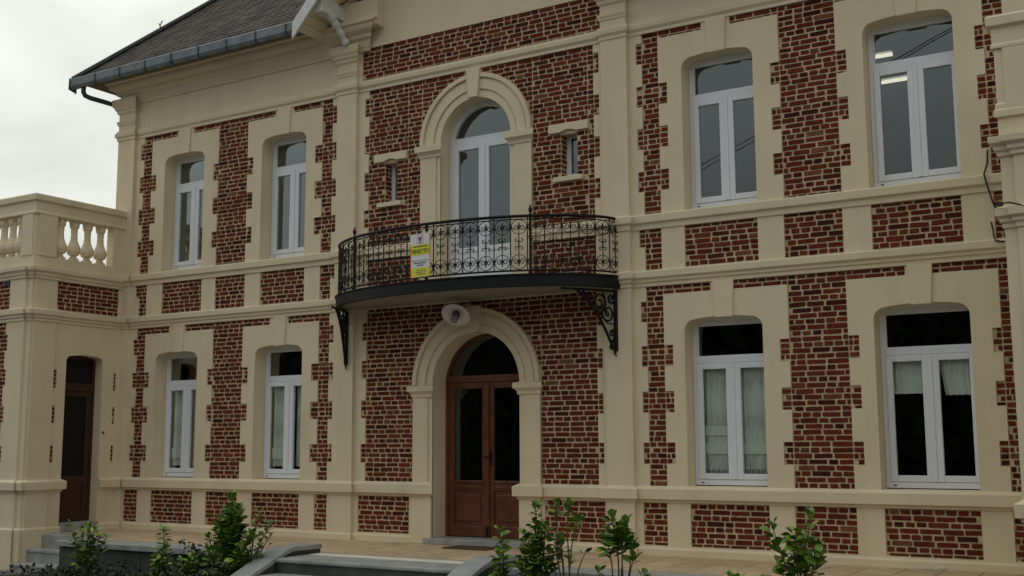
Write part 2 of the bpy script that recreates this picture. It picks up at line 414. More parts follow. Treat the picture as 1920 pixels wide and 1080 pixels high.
def grid_wall(ax0, ax1, az0, az1, bricks, opens, T, parent, name='wall', thick=.30, holes=(), noend=False):
    """cream wall of cells with recessed brick fields and openings. holes: boxes left out of the mortar plane (filled by hand)."""
    xs = sorted({ax0,ax1,*[v for r in list(bricks)+list(opens)+list(holes) for v in r[:2] if ax0<v<ax1]})
    zs = sorted({az0,az1,*[v for r in list(bricks)+list(opens)+list(holes) for v in r[2:] if az0<v<az1]})
    def ty(x,z):
        for a,b,c,d in opens:
            if a<x<b and c<z<d: return 'O'
        for a,b,c,d in holes:
            if a<x<b and c<z<d: return 'H'
        for a,b,c,d in bricks:
            if a<x<b and c<z<d: return 'B'
        return 'C'
    nx,nz=len(xs)-1,len(zs)-1
    g=[[ty((xs[i]+xs[i+1])/2,(zs[j]+zs[j+1])/2) for j in range(nz)] for i in range(nx)]
    get=lambda i,j: g[i][j] if 0<=i<nx and 0<=j<nz else 'X'
    cw,mw=MB(T),MB(T)
    MY=.023
    for i in range(nx):
        for j in range(nz):
            t=g[i][j]; a,b,c,d=xs[i],xs[i+1],zs[j],zs[j+1]
            if t=='O' : continue
            y0 = 0 if t=='C' else MY
            tgt = cw if t=='C' else mw
            if t!='H': tgt.quad((a,y0,c),(b,y0,c),(b,y0,d),(a,y0,d))
            if t!='H': tgt.quad((b,thick,c),(a,thick,c),(a,thick,d),(b,thick,d))
            for (di,dj,p,q) in ((-1,0,(a,c),(a,d)),(1,0,(b,c),(b,d)),(0,-1,(a,c),(b,c)),(0,1,(a,d),(b,d))):
                n=get(i+di,j+dj)
                if n==t: continue
                if t=='C' and n=='X' and noend: continue
                if t=='C': ye = MY+.003 if n in 'BH' else thick
                elif n in 'OX' and t=='B' and not (n=='X' and noend): ye = thick
                else: continue
                tgt.quad((p[0],y0,p[1]),(q[0],y0,q[1]),(q[0],ye,q[1]),(p[0],ye,p[1]))
    o=cw.build(name,M['stucco'],parent)
    if mw.v:
        mo=mw.build('mortar_bed',M['mortar'],parent)
        mo['kind']='stuff'
    return o

# ------------------------------------------------------------------ the house
HB = (.13,0,.44)
house = thing('brick_house','large two storey house of red brick with cream stucco surrounds and white windows','house',HB)
CX = .145
TU=[(7.60,7.92),(6.94,7.255),(6.29,6.605),(5.65,5.955)]
TG=[(3.73,4.03),(3.08,3.385),(2.43,2.73),(1.70,2.005)]
WIN=[(-7.09,-6.01),(-4.53,-3.46),(3.74,4.82),(6.35,7.50)]
WING=[(-7.155,-6.03),(-4.58,-3.46),(3.69,4.835),(6.325,7.505)]
ZU0,ZU1,ZG0,ZG1=5.315,8.05,1.40,4.24
# columns: (x0,x1,left wide x, left is pilaster side, right wide x, right is pilaster side)
COLS=[(-7.70,-7.465,-7.80,1,-7.33,0),(-5.64,-4.89,-5.765,0,-4.745,0),(-3.09,-2.855,-3.25,0,-2.76,1),
      (3.11,3.375,3.02,1,3.51,0),(5.20,5.99,5.07,0,6.13,0),(7.86,8.10,7.755,0,8.20,1)]
fields=[]   # (rect) brick fields
for fl,(z0,z1,TT) in enumerate(((ZU0,ZU1,TU),(ZG0,ZG1,TG))):
    for (a,b,lw,lp,rw,rp) in COLS:
        fields.append((a,b,z0,z1))
        for k,(c,d) in enumerate(TT):
            if lp or k>0: fields.append((lw,a,c,d))
            if rp or k>0: fields.append((b,rw,c,d))
    zs0 = 7.945 if fl==0 else 4.122
    for (wl0,wl1) in (WIN if fl==0 else WING):
        c=(wl0+wl1)/2; hg=.215 if fl==0 else (.22 if c<0 else .165)
        lc=max([q for q in COLS if q[1]<=wl0+.01],key=lambda q:q[1]); rc=min([q for q in COLS if q[0]>=wl1-.01],key=lambda q:q[0])
        fields.append((lc[1],c-hg,zs0,z1)); fields.append((c+hg,rc[0],zs0,z1))
for (a,b) in ((-7.69,-7.48),(-7.05,-5.985),(-5.63,-4.88),(-4.50,-3.45),(-3.09,-2.855),(3.11,3.37),(3.73,4.815),(5.185,5.985),(6.36,7.485),(7.86,8.12)):
    fields.append((a,b,4.487,5.083))
fields += [(-7.79,-7.69,4.84,5.083),(-2.855,-2.76,4.84,5.083),(3.02,3.11,4.83,5.083)]
for (a,b) in ((-7.91,-7.53),(-7.155,-6.06),(-5.71,-4.93),(-4.575,-3.475),(-3.13,-2.85),(-2.18,-1.13),(1.385,2.395),(3.0,3.365),(3.715,4.845),(5.195,6.0),(6.35,7.50),(7.86,8.2)):
    fields.append((a,b,.575,1.165))
# centre bay
GR_IN,GR_OUT,GSP=.815,1.19,2.94
UR_IN,UR_OUT,USP=.675,1.07,6.90
clips=[]
cl0,cl1=-2.04,2.30
GJ=(CX-1.19,CX+1.19); GO=(CX-.815,CX+.815); UJ=(CX-1.07,CX+1.07); UO=(CX-.675,CX+.675)
GBOX=(GJ[0],GJ[1],GSP,4.245); UBOX=(UJ[0],UJ[1],USP,8.03)
cf=[(cl0,GJ[0],ZG0,4.245),(GJ[1],cl1,ZG0,4.245),(cl0,UJ[0],ZU0,8.05),(UJ[1],cl1,ZU0,8.05),(UJ[0],UJ[1],8.03,8.05),
    (cl0,UJ[0],4.42,5.083),(UJ[1],cl1,4.42,5.083),(-2.20,2.44,8.26,8.83)]
for (c,d) in TU: cf += [(-2.13,cl0,c,d),(cl1,2.395,c,d)]
for (c,d) in TG: cf += [(-2.135,cl0,c,d),(cl1,2.39,c,d)]
NICH=[(-1.70,-1.44,6.03,6.72),(1.715,2.0,6.04,6.72)]
opens=[]
for (a,b) in WIN: opens += [(a,b,ZU0,7.62)]
for (a,b) in WING: opens += [(a,b,ZG0,3.78)]
opens += [(GO[0],GO[1],.44,GSP),(UO[0],UO[1],4.40,USP)]+NICH
grid_wall(-8.37,8.9,.30,9.2,fields+cf,opens,I4,house,holes=(GBOX,UBOX),thick=.37)
# mortar fill round the arches
for (cx,zs,ri,box) in ((CX,GSP,GR_IN+.1,GBOX),(CX,USP,UR_IN+.1,UBOX)):
    fill=MB(); N=48; ca=[math.atan2(box[3]-zs,box[1]-cx),math.atan2(box[3]-zs,box[0]-cx)]
    A=sorted([math.pi*i/N for i in range(N+1)]+ca)
    for a0,a1 in zip(A,A[1:]):
        P=[]
        for a in (a0,a1):
            dx,dz=math.cos(a),math.sin(a)
            t=min((box[1]-cx)/abs(dx) if abs(dx)>1e-6 else 9,(box[3]-zs)/dz if dz>1e-6 else 9)
            P.append(((cx+dx*ri,zs+dz*ri),(cx+dx*t,zs+dz*t)))
        (p0,q0),(p1,q1)=P
        fill.quad((p0[0],.023,p0[1]),(q0[0],.023,q0[1]),(q1[0],.023,q1[1]),(p1[0],.023,p1[1]))
    fill.build('mortar_bed',M['mortar'],house)
bricks=[]
def niche_clip(z):
    r=[]
    for (a,b,c,d) in NICH:
        if c-.075<z<d+.19:
            m=.0
            if z>d: m=.215
            elif z<c: m=.17
            r.append((a-m-.012,b+m+.012) if m else (a-.004,b+.004))
    return r
def arc_clip(cx,zs,ro):
    def f(z):
        if z<=zs: return [(cx-ro,cx+ro)]
        h=ro*ro-(z-zs)**2
        return [(cx-math.sqrt(h),cx+math.sqrt(h))] if h>0 else []
    return f
for i,rc in enumerate(fields): lay(rc,I4,bricks)
for rc in cf:
    if rc[2]==ZU0 and rc[3]==8.05:
        # control joint beside the niche, below its lintel
        if rc[1]<0: lay((rc[0],-1.21,ZU0,8.05),I4,bricks,niche_clip); lay((-1.21,rc[1],ZU0,8.05),I4,bricks,niche_clip)
        else: lay((rc[0],2.19,ZU0,8.05),I4,bricks,niche_clip); lay((2.19,rc[1],ZU0,8.05),I4,bricks,niche_clip)
    elif rc==(UJ[0],UJ[1],8.03,8.05): pass
    else: lay(rc,I4,bricks)
lay((UBOX[0],UBOX[1],USP,8.05),I4,bricks,arc_clip(CX,USP,UR_OUT-.01))
lay((GBOX[0],GBOX[1],GSP,4.245),I4,bricks,arc_clip(CX,GSP,GR_OUT-.01))
for (a,b,c,d) in NICH:   # brick reveals of the two slit windows (left side faces +X)
    T=Matrix.Translation((a,0,0)) @ Matrix.Rotation(R(90),4,'Z') @ Matrix.Translation((0,-.02,0))
    lay((.03,.24,c,d),T,bricks)
place_bricks(bricks,house,296)

# header pieces over windows (flat arch with rounded corners)
def head_arc(a,b,zs,zc,r=.13,n=6):
    pts=[(a,zs)]
    for k in range(1,n+1):
        t=math.pi/2*k/n; pts.append((a+r*(1-math.cos(t)), zs+ (zc-.03-zs)*math.sin(t)))
    m=[(a+r+(b-a-2*r)*k/8, zc-.03+.03*math.sin(math.pi*k/8)) for k in range(1,8)]
    right=[(a+b-x,z) for x,z in reversed(pts)]
    return pts+m+right
for L_,zs,zc,zt in ((WIN,7.41,7.60,7.62),(WING,3.58,3.76,3.78)):
    for (a,b) in L_:
        A=head_arc(a,b,zs,zc,.17); B=[(x,zt) for x,z in A]
        hd=MB(); hd.strip(A,B,0,.37); hd.build('window_head',M['stucco'],house)
# keystones
for (a,b) in WIN:
    c=(a+b)/2+.01
    for z0,z1 in ((7.575,8.062),(3.735,4.252)):
        k=MB(); k.prism([(c-.125,z0),(c+.125,z0),(c+.155,z1),(c-.155,z1)],-.028,.03); k.build('keystone',M['stucco'],house,bevel=.006)
# bands
P_SILLG=[(0,1.165),(-.022,1.172),(-.022,1.20),(-.075,1.218),(-.078,1.358),(0,1.40)]
P_MID=[(0,4.24),(-.02,4.247),(-.02,4.295),(-.045,4.31),(-.045,4.345),(-.08,4.372),(-.082,4.458),(0,4.487)]
P_SILLU=[(0,5.083),(-.022,5.09),(-.022,5.16),(-.062,5.185),(-.066,5.287),(0,5.315)]
P_STR=[(0,8.05),(-.018,8.055),(-.018,8.10),(-.05,8.14),(-.055,8.205),(-.03,8.225),(-.03,8.25),(0,8.262)]
P_PL=[(0,.30),(-.035,.30),(-.035,.525),(-.02,.548),(0,.552)]
PIL=[(-8.40,-7.915),(-2.70,-2.27),(2.46,2.895),(8.35,8.84)]
PO=-.07
EX={'plinth':[(-7.9+.02,-2.70),(-2.27,GO[0]),(GO[1],2.46),(2.895,8.3)],
    'sill':[(-7.9,-2.70),(-2.27,GO[0]-.02),(GO[1]+.02,2.46),(2.895,8.3)],
    'mid':[(-7.9,-2.70),(2.895,8.3)],
    'sillu':[(-7.9,-2.70),(-2.27,UJ[0]+.08),(UJ[1]-.08,2.46),(2.895,8.3)],
    'str':[(-7.9,-2.70),(-2.27,2.46),(2.895,8.3)]}
for nm,prof,key in (('plinth',P_PL,'plinth'),('sill_band',P_SILLG,'sill'),('string_course',P_MID,'mid'),('sill_band',P_SILLU,'sillu'),('string_course',P_STR,'str')):
    for (a,b) in EX[key]:
        if key in('sill','plinth') and b==GO[0]-.02: m0,m1=0,1
        else: m0=m1=0
        mb=MB(); mb.profile(prof,a,b,0,1 if (key=='sill' and a==GO[1]+.02) else 0,m1); mb.build(nm,M['stucco'],house,bevel=.004)
# GF sill blocks at the door jambs are wider
for s,(a,b) in ((0,(GJ[0],GO[0]-.0)),(1,(GO[1],GJ[1]))):
    mb=MB(); mb.profile(P_SILLG,a,b,-.045,1,1,back=.05); mb.build('jamb_band',M['stucco'],house)
    mb=MB(); mb.box(a,b,-.045,.02,.44,1.19); mb.build('jamb_base',M['stucco'],house,bevel=.006)
# pilasters with capitals
def pilaster(a,b,zlo,full=True):
    s=MB(); s.box(a,b,PO,.0+.01,zlo,8.95); p=s.build('pilaster',M['stucco'],house,bevel=.006)
    for prof in (P_PL,P_SILLG,P_MID,P_SILLU,P_STR):
        if prof[-1][1] < zlo: continue
        mb=MB(); mb.profile(prof,a,b,PO,1,1,back=.06); mb.build('pilaster_band',M['stucco'],p,bevel=.004)
    c=MB()
    c.profile([(0,8.36),(-.012,8.365),(-.02,8.40),(-.035,8.43),(-.035,8.455),(0,8.47)],a,b,PO,1,1,back=.06)
    c.profile([(0,8.60),(-.02,8.61),(-.035,8.64),(-.035,8.665),(-.07,8.70),(-.07,8.725),(-.105,8.77),(-.11,8.90),(0,8.93)],a,b,PO,1,1,back=.06)
    c.build('capital',M['stucco'],p,bevel=.004)
pilaster(*PIL[0],.30); pilaster(*PIL[1],.44); pilaster(*PIL[2],.44)
# cornice: left and right wings, mitred returns towards the centre bay
P_CO=[(0,8.775),(-.03,8.785),(-.03,8.825),(-.06,8.85),(-.085,8.90),(-.10,8.955),(-.20,8.99),(-.205,9.045),(-.26,9.06),(-.36,9.10),(-.40,9.14),(-.40,9.19),(-.48,9.20),(-.48,9.235),(0,9.236)]
P_CO=[(y*.62,z) for y,z in P_CO]
for a,b,m0,m1 in ((-8.30,-2.03,1,1),(2.25,8.8,1,1)):
    mb=MB(); mb.profile(P_CO,a,b,-.02,m0,m1,back=.1); mb.build('cornice',M['stucco'],house)
# kneeler blocks above the inner ends of the cornices
for a,b in ((-2.62,-1.74),(2.0,2.88)):
    k=MB(); k.profile([(0,9.14),(-.03,9.15),(-.03,9.22),(-.07,9.24),(-.07,9.30),(-.02,9.31),(-.02,9.62),(0,9.63)],a,b,-.20,1,1,back=.25); k.build('kneeler',M['stucco'],house,bevel=.01)
# gable wall behind the verge
gw=MB(); gw.prism([(-2.6,9.2),(2.9,9.2),(.14,12.15)],.0,.3); gw.build('gable_wall',M['stucco'],house)
# arch surrounds
def arch(cx,zs,ri,ro,zbot,proud,imp,key,name):
    root=MB()
    rings=[(ri,ri+.10,-.012),(ri+.10,ri+.135,-.0),(ri+.135,ro-.105,-.030),(ro-.105,ro-.07,-.018),(ro-.07,ro,-.060)]
    N=40
    for (r0,r1,y0) in rings:
        for i in range(N):
            t0,t1=math.pi*i/N,math.pi*(i+1)/N
            q=lambda r,t:(cx-r*math.cos(t),zs+r*math.sin(t))
            A=[q(r0,t0),q(r0,t1)]; B=[q(r1,t0),q(r1,t1)]
            a0,a1,b0,b1=A[0],A[1],B[0],B[1]
            ye=.37 if r0==ri else .05
            vs=[(a0[0],y0,a0[1]),(a1[0],y0,a1[1]),(b1[0],y0,b1[1]),(b0[0],y0,b0[1]),(a0[0],ye,a0[1]),(a1[0],ye,a1[1]),(b1[0],ye,b1[1]),(b0[0],ye,b0[1])]
            root.add(vs,[(0,3,2,1),(0,1,5,4),(3,7,6,2)])
    me=root.mesh(name); bm=bmesh.new(); bm.from_mesh(me); bmesh.ops.remove_doubles(bm,verts=bm.verts,dist=.0005); bmesh.ops.recalc_face_normals(bm,faces=bm.faces); bm.to_mesh(me); bm.free()
    o=link(name,me,M['stucco'],house)
    # back cover ring
    for s in (-1,1):
        a,b=(cx-ro,cx-ri) if s<0 else (cx+ri,cx+ro)
        j=MB(); j.box(a+(.075 if s>0 else 0),b-(.075 if s<0 else 0),-.035,.02,zbot,zs-.2); j.box(b-.075 if s<0 else a,b if s<0 else a+.075,-.013,.02,zbot,zs-.2)
        # stepped inner moulding of the jamb
        if s<0: j.box(b-.11,b+.0,-.018,.28,zbot,zs-.2) if 0 else None
        j.build('jamb',M['stucco'],o,bevel=.006)
        ip=MB(); ip.profile([(0,zs-imp),(-.02,zs-imp+.008),(-.022,zs-imp+.05),(-.05,zs-imp+.085),(-.075,zs-imp+.10),(-.075,zs-.02),(0,zs)],a,b,-.03,1,1,back=.365); ip.build('impost',M['stucco'],o,bevel=.004)
    k=MB(); kz0,kz1=zs+ri-.01,zs+ro+key
    k.prism([(cx-.09,kz0),(cx+.09,kz0),(cx+.135,kz1),(cx-.135,kz1)],-.085,.03)
    kk=k.build('keystone',M['stucco'],o,bevel=.006)
    return o
arch(CX,GSP,GR_IN,GR_OUT,1.36,.05,.20,.03,'arch_surround')
arch(CX,USP,UR_IN,UR_OUT,4.40,.05,.22,.06,'arch_surround')
# slit-window lintels and sills
for (a,b,c,d) in NICH:
    m=(a+b)/2; l=MB()
    A=[(m-.345,d+.035),(a,d+.035)]+[(a+(b-a)*k/6,d+.0+.035*1+ .035*math.sin(math.pi*k/6)) for k in range(1,6)]+[(b,d+.035),(m+.345,d+.035)]
    l.strip(A,[(x,d+.175) for x,z in A],-.02,.22); l.build('lintel',M['stucco'],house,bevel=.005)
    l=MB(); l.box(m-.25,m+.25,-.05,.2,c-.065,c+.01); l.build('slit_sill',M['stucco'],house,bevel=.006)
    wn_=MB(); fr=wn_; y0,y1=.20,.25
    fr.box(a-.01,a+.075,y0,y1,c,d+.06); fr.box(b-.045,b+.01,y0,y1,c,d+.06); fr.box(a+.075,b-.045,y0,y1,c,c+.09); fr.box(a+.075,b-.045,y0,y1,d-.02,d+.06)
    f=wn_.build('slit_window',M['white'],house,bevel=.005)
    p=MB(); p.quad((a+.07,.225,c+.08),(b-.04,.225,c+.08),(b-.04,.225,d-.01),(a+.07,.225,d-.01)); p.build('pane',M['glass'],f)

# ------------------------------------------------------------------ windows
def window(a,b,zb,ztr,zt):
    """frame with transom light and two casements; ztr = top of the transom bar"""
    y0,y1=.282,.352; fw=.062
    f=MB(); c=(a+b)/2
    f.box(a,a+fw,y0,y1,zb+.075,zt); f.box(b-fw,b,y0,y1,zb+.075,zt); f.box(a,b,y0-.012,y1,zb,zb+.075)
    f.box(a+fw,b-fw,y0,y1,zt-.12,zt); f.box(a+fw,b-fw,y0,y1,ztr-.085,ztr)
    fo=f.build('window',M['white'],house,bevel=.006)
    # transom bead
    bd=MB()
    for q in ((a+fw,a+fw+.022,ztr,zt-.12),(b-fw-.022,b-fw,ztr,zt-.12)): bd.box(q[0],q[1],y0+.02,y1-.012,q[2],q[3])
    bd.box(a+fw+.022,b-fw-.022,y0+.02,y1-.012,ztr,ztr+.022); bd.build('glazing_bead',M['white'],fo,bevel=.004)
    p=MB(); p.quad((a+fw,.318,ztr),(b-fw,.318,ztr),(b-fw,.318,zt-.12),(a+fw,.318,zt-.12)); p.build('pane',M['glass'],fo)
    zs1=ztr-.085; zs0=zb+.075
    for k,(s0,s1) in enumerate(((a+fw+.004,c-.003),(c+.003,b-fw-.004))):
        wl_,wr_=(.078,.102) if k==0 else (.102,.078); s=MB(); yy0,yy1=y0-.022,y0+.035
        s.box(s0,s0+wl_,yy0,yy1,zs0+.004,zs1-.004); s.box(s1-wr_,s1,yy0,yy1,zs0+.004,zs1-.004)
        s.box(s0+wl_,s1-wr_,yy0+.0015,yy1,zs0+.004,zs0+.086); s.box(s0+wl_,s1-wr_,yy0+.0015,yy1,zs1-.086,zs1-.004)
        so_=s.build('casement',M['white'],fo,bevel=.007)
        p=MB(); p.quad((s0+wl_-.005,.295,zs0+.08),(s1-wr_+.005,.295,zs0+.08),(s1-wr_+.005,.295,zs1-.08),(s0+wl_-.005,.295,zs1-.08)); p.build('pane',M['glass'],fo)
    # astragal over the meeting stiles
    s=MB(); s.box(c-.024,c+.024,y0-.034,y0-.023,zs0+.01,zs1-.01); s.build('cover_strip',M['white'],fo,bevel=.004)
    dh=MB(); dh.box(a+.09,a+.13,y0-.016,y0-.010,zb+.028,zb+.042); dh.build('drain_cap',M['iron'],fo)
    return fo
for (a,b) in WIN:
    window(a+.002,b+.06,ZU0+.045,7.06,7.61)
for (a,b) in WING:
    window(a+.002,b+.06,ZG0+.012,3.205,3.77)

# arched balcony window
def arched_window():
    a,b=UO; c=CX; y0,y1=.272,.342; zt=7.02; f=MB(); fw=.075
    f.box(a,a+fw,y0,y1,4.42,USP); f.box(b-fw,b,y0,y1,4.42,USP); f.box(a+fw,b-fw,y0,y1,zt-.12,zt)
    N=28
    A=[(c-(UR_IN-fw)*math.cos(math.pi*k/N),USP+(UR_IN-fw)*math.sin(math.pi*k/N)) for k in range(N+1)]
    B=[(c-(UR_IN+.01)*math.cos(math.pi*k/N),USP+(UR_IN+.01)*math.sin(math.pi*k/N)) for k in range(N+1)]
    f.strip(A,B,y0,y1)
    fo=f.build('balcony_window',M['white'],house,bevel=.005)
    p=MB(); r=UR_IN-fw+.01
    pts=[(c+r*math.cos(math.pi*k/N),.308,USP+r*math.sin(math.pi*k/N)) for k in range(N+1)]
    p.add(pts+[(a+fw,.308,zt-.02),(b-fw,.308,zt-.02)],[tuple(range(N+1))]) ; p.build('pane',M['glass'],fo)
    for (s0,s1) in ((a+fw+.004,c-.003),(c+.003,b-fw-.004)):
        sw=.095; s=MB(); yy0,yy1=y0-.022,y0+.035; z0,z1=4.45,zt-.124
        s.box(s0,s0+sw,yy0,yy1,z0,z1); s.box(s1-sw,s1,yy0,yy1,z0,z1); s.box(s0+sw,s1-sw,yy0+.0015,yy1,z1-.09,z1); s.box(s0+sw,s1-sw,yy0+.0015,yy1,z0,z0+.1)
        s.box(s0+sw,s1-sw,yy0+.0015,yy1,5.09,5.17)
        so_=s.build('glazed_leaf',M['white'],fo,bevel=.007)
        pn=MB(); pn.box(s0+sw-.004,s1-sw+.004,yy0+.018,yy1-.01,z0+.09,5.10); pn.build('lower_panel',M['white'],fo)
        p=MB(); p.quad((s0+sw-.005,.285,5.16),(s1-sw+.005,.285,5.16),(s1-sw+.005,.285,z1-.08),(s0+sw-.005,.285,z1-.08)); p.build('pane',M['glass'],fo)
    s=MB(); s.box(c-.028,c+.028,y0-.036,y0-.023,4.46,zt-.13); s.build('cover_strip',M['white'],fo,bevel=.004)
arched_window()

# entrance door
def front_door():
    a,b=GO; c=CX; y0,y1=.36,.44; f=MB(); fw=.06
    f.box(a,a+fw,y0,y1,.535,GSP); f.box(b-fw,b,y0,y1,.535,GSP); f.box(a+fw,b-fw,y0-.015,y1,2.985,3.09)
    N=28
    A=[(c-(GR_IN-.05)*math.cos(math.pi*k/N),GSP+(GR_IN-.05)*math.sin(math.pi*k/N)) for k in range(N+1)]
    B=[(c-(GR_IN+.01)*math.cos(math.pi*k/N),GSP+(GR_IN+.01)*math.sin(math.pi*k/N)) for k in range(N+1)]
    f.strip(A,B,y0,y1)
    d=f.build('front_door',M['wood'],house,bevel=.006); d['label']='double door of red brown wood with tall glass panels under a round fanlight'
    # jamb extension back to the door plane (reveal)
    rv=MB(); rv.box(a-.04,a,.372,.46,.44,GSP); rv.box(b,b+.04,.372,.46,.44,GSP)
    A2=[(c-(GR_IN)*math.cos(math.pi*k/N),GSP+(GR_IN)*math.sin(math.pi*k/N)) for k in range(N+1)]
    B2=[(c-(GR_IN+.05)*math.cos(math.pi*k/N),GSP+(GR_IN+.05)*math.sin(math.pi*k/N)) for k in range(N+1)]
    rv.strip(A2,B2,.372,.46); rv.build('door_reveal',M['stucco'],house)
    p=MB(); r=GR_IN-.045
    p.add([(c+r*math.cos(math.pi*k/N),.40,GSP+r*math.sin(math.pi*k/N)) for k in range(N+1)],[tuple(range(N+1))]); p.build('fanlight_pane',M['glass'],d)
    for k,(s0,s1) in enumerate(((a+fw+.003,c-.004),(c+.004,b-fw-.003))):
        sw=.105; yy0,yy1=y0+.005,y0+.06; z0,z1=.545,2.98
        s=MB(); s.box(s0,s0+sw,yy0,yy1,z0,z1); s.box(s1-sw,s1,yy0,yy1,z0,z1); s.box(s0+sw,s1-sw,yy0+.0015,yy1,z1-.10,z1); s.box(s0+sw,s1-sw,yy0+.0015,yy1,z0,z0+.17); s.box(s0+sw,s1-sw,yy0+.0015,yy1,1.27,1.42)
        s.build('door_leaf',M['wood'],d,bevel=.008)
        pn=MB(); pn.box(s0+sw-.004,s1-sw+.004,yy0+.03,yy1-.005,z0+.16,1.28); pn.box(s0+sw+.05,s1-sw-.05,yy0+.012,yy0+.04,z0+.24,1.20); pn.build('door_panel',M['wood'],d,bevel=.012)
        rl=MB(); rl.box(s0+sw-.02,s1-sw+.02,yy0-.022,yy0+.01,1.385,1.42); rl.box(s0+sw+.0,s1-sw-.0,yy0-.012,yy0+.01,1.30,1.335); rl.build('door_moulding',M['wood'],d,bevel=.006)
        p=MB(); p.quad((s0+sw-.004,.395,1.41),(s1-sw+.004,.395,1.41),(s1-sw+.004,.395,z1-.09),(s0+sw-.004,.395,z1-.09)); p.build('pane',M['glass'],d)
    s=MB(); s.box(c-.035,c+.035,y0-.025,y0+.004,.56,2.97); s.build('cover_strip',M['wood'],d,bevel=.008)
    h=MB(); h.tube([(c+.06,y0+.01,1.80),(c+.06,y0-.05,1.80),(c+.05,y0-.055,1.80),(c-.05,y0-.055,1.79)],.011,6); h.box(c+.04,c+.08,y0-.005,y0+.006,1.66,1.88); h.build('handle',M['iron'],d)
    bt=MB(); bt.box(c-.02,c+.02,y0-.034,y0-.026,.56,.72); bt.build('bolt',M['iron'],d)
front_door()
ds=MB(); ds.box(GO[0]-.11,GO[1]+.11,-.11,.46,.44,.535); 
dso=ds.build('door_step',M['stone'],house,bevel=.012)

# air vents in the plinth
for x0 in (6.775,6.945,-6.83,-6.65):
    v=MB(); wv=.13 if x0>0 else .12
    v.box(x0,x0+wv,-.045,-.03,.405,.475)
    for k in range(4): v.box(x0+.012,x0+wv-.012,-.05,-.044,.413+.015*k,.420+.015*k)
    v.build('air_vent',M['stonel'] if x0>0 else M['soffit'],house)

# rooms behind the glass
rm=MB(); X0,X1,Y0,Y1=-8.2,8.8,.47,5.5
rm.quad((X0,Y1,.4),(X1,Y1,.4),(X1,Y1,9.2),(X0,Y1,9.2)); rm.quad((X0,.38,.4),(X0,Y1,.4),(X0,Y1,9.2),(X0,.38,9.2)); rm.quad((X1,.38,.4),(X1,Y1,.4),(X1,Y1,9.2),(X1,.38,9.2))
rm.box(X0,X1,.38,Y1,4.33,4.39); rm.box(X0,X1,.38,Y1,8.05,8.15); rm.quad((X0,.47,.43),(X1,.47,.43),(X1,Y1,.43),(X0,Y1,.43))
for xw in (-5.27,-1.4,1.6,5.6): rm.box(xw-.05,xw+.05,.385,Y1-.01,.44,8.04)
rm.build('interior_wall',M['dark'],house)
for (x0,x1,y,z) in ((5.66,6.19,2.5,7.92),(5.70,6.33,3.85,7.92)):
    t=MB(); t.tube([(x0,y,z),(x1,y,z)],.03,8); b=MB()
    tl=thing('tube_light','lit ceiling tube seen through the big upper window, '+('nearer the glass and higher' if y<3 else 'deeper in the room and lower'),'tube light',((x0+x1)/2,y,z+.1),'ceiling tubes in the upper right room')
    t.build('lamp_tube',M['tube'],tl); b.box(x0,x1,y-.05,y+.05,z+.045,z+.12); b.build('lamp_housing',M['white'],tl)

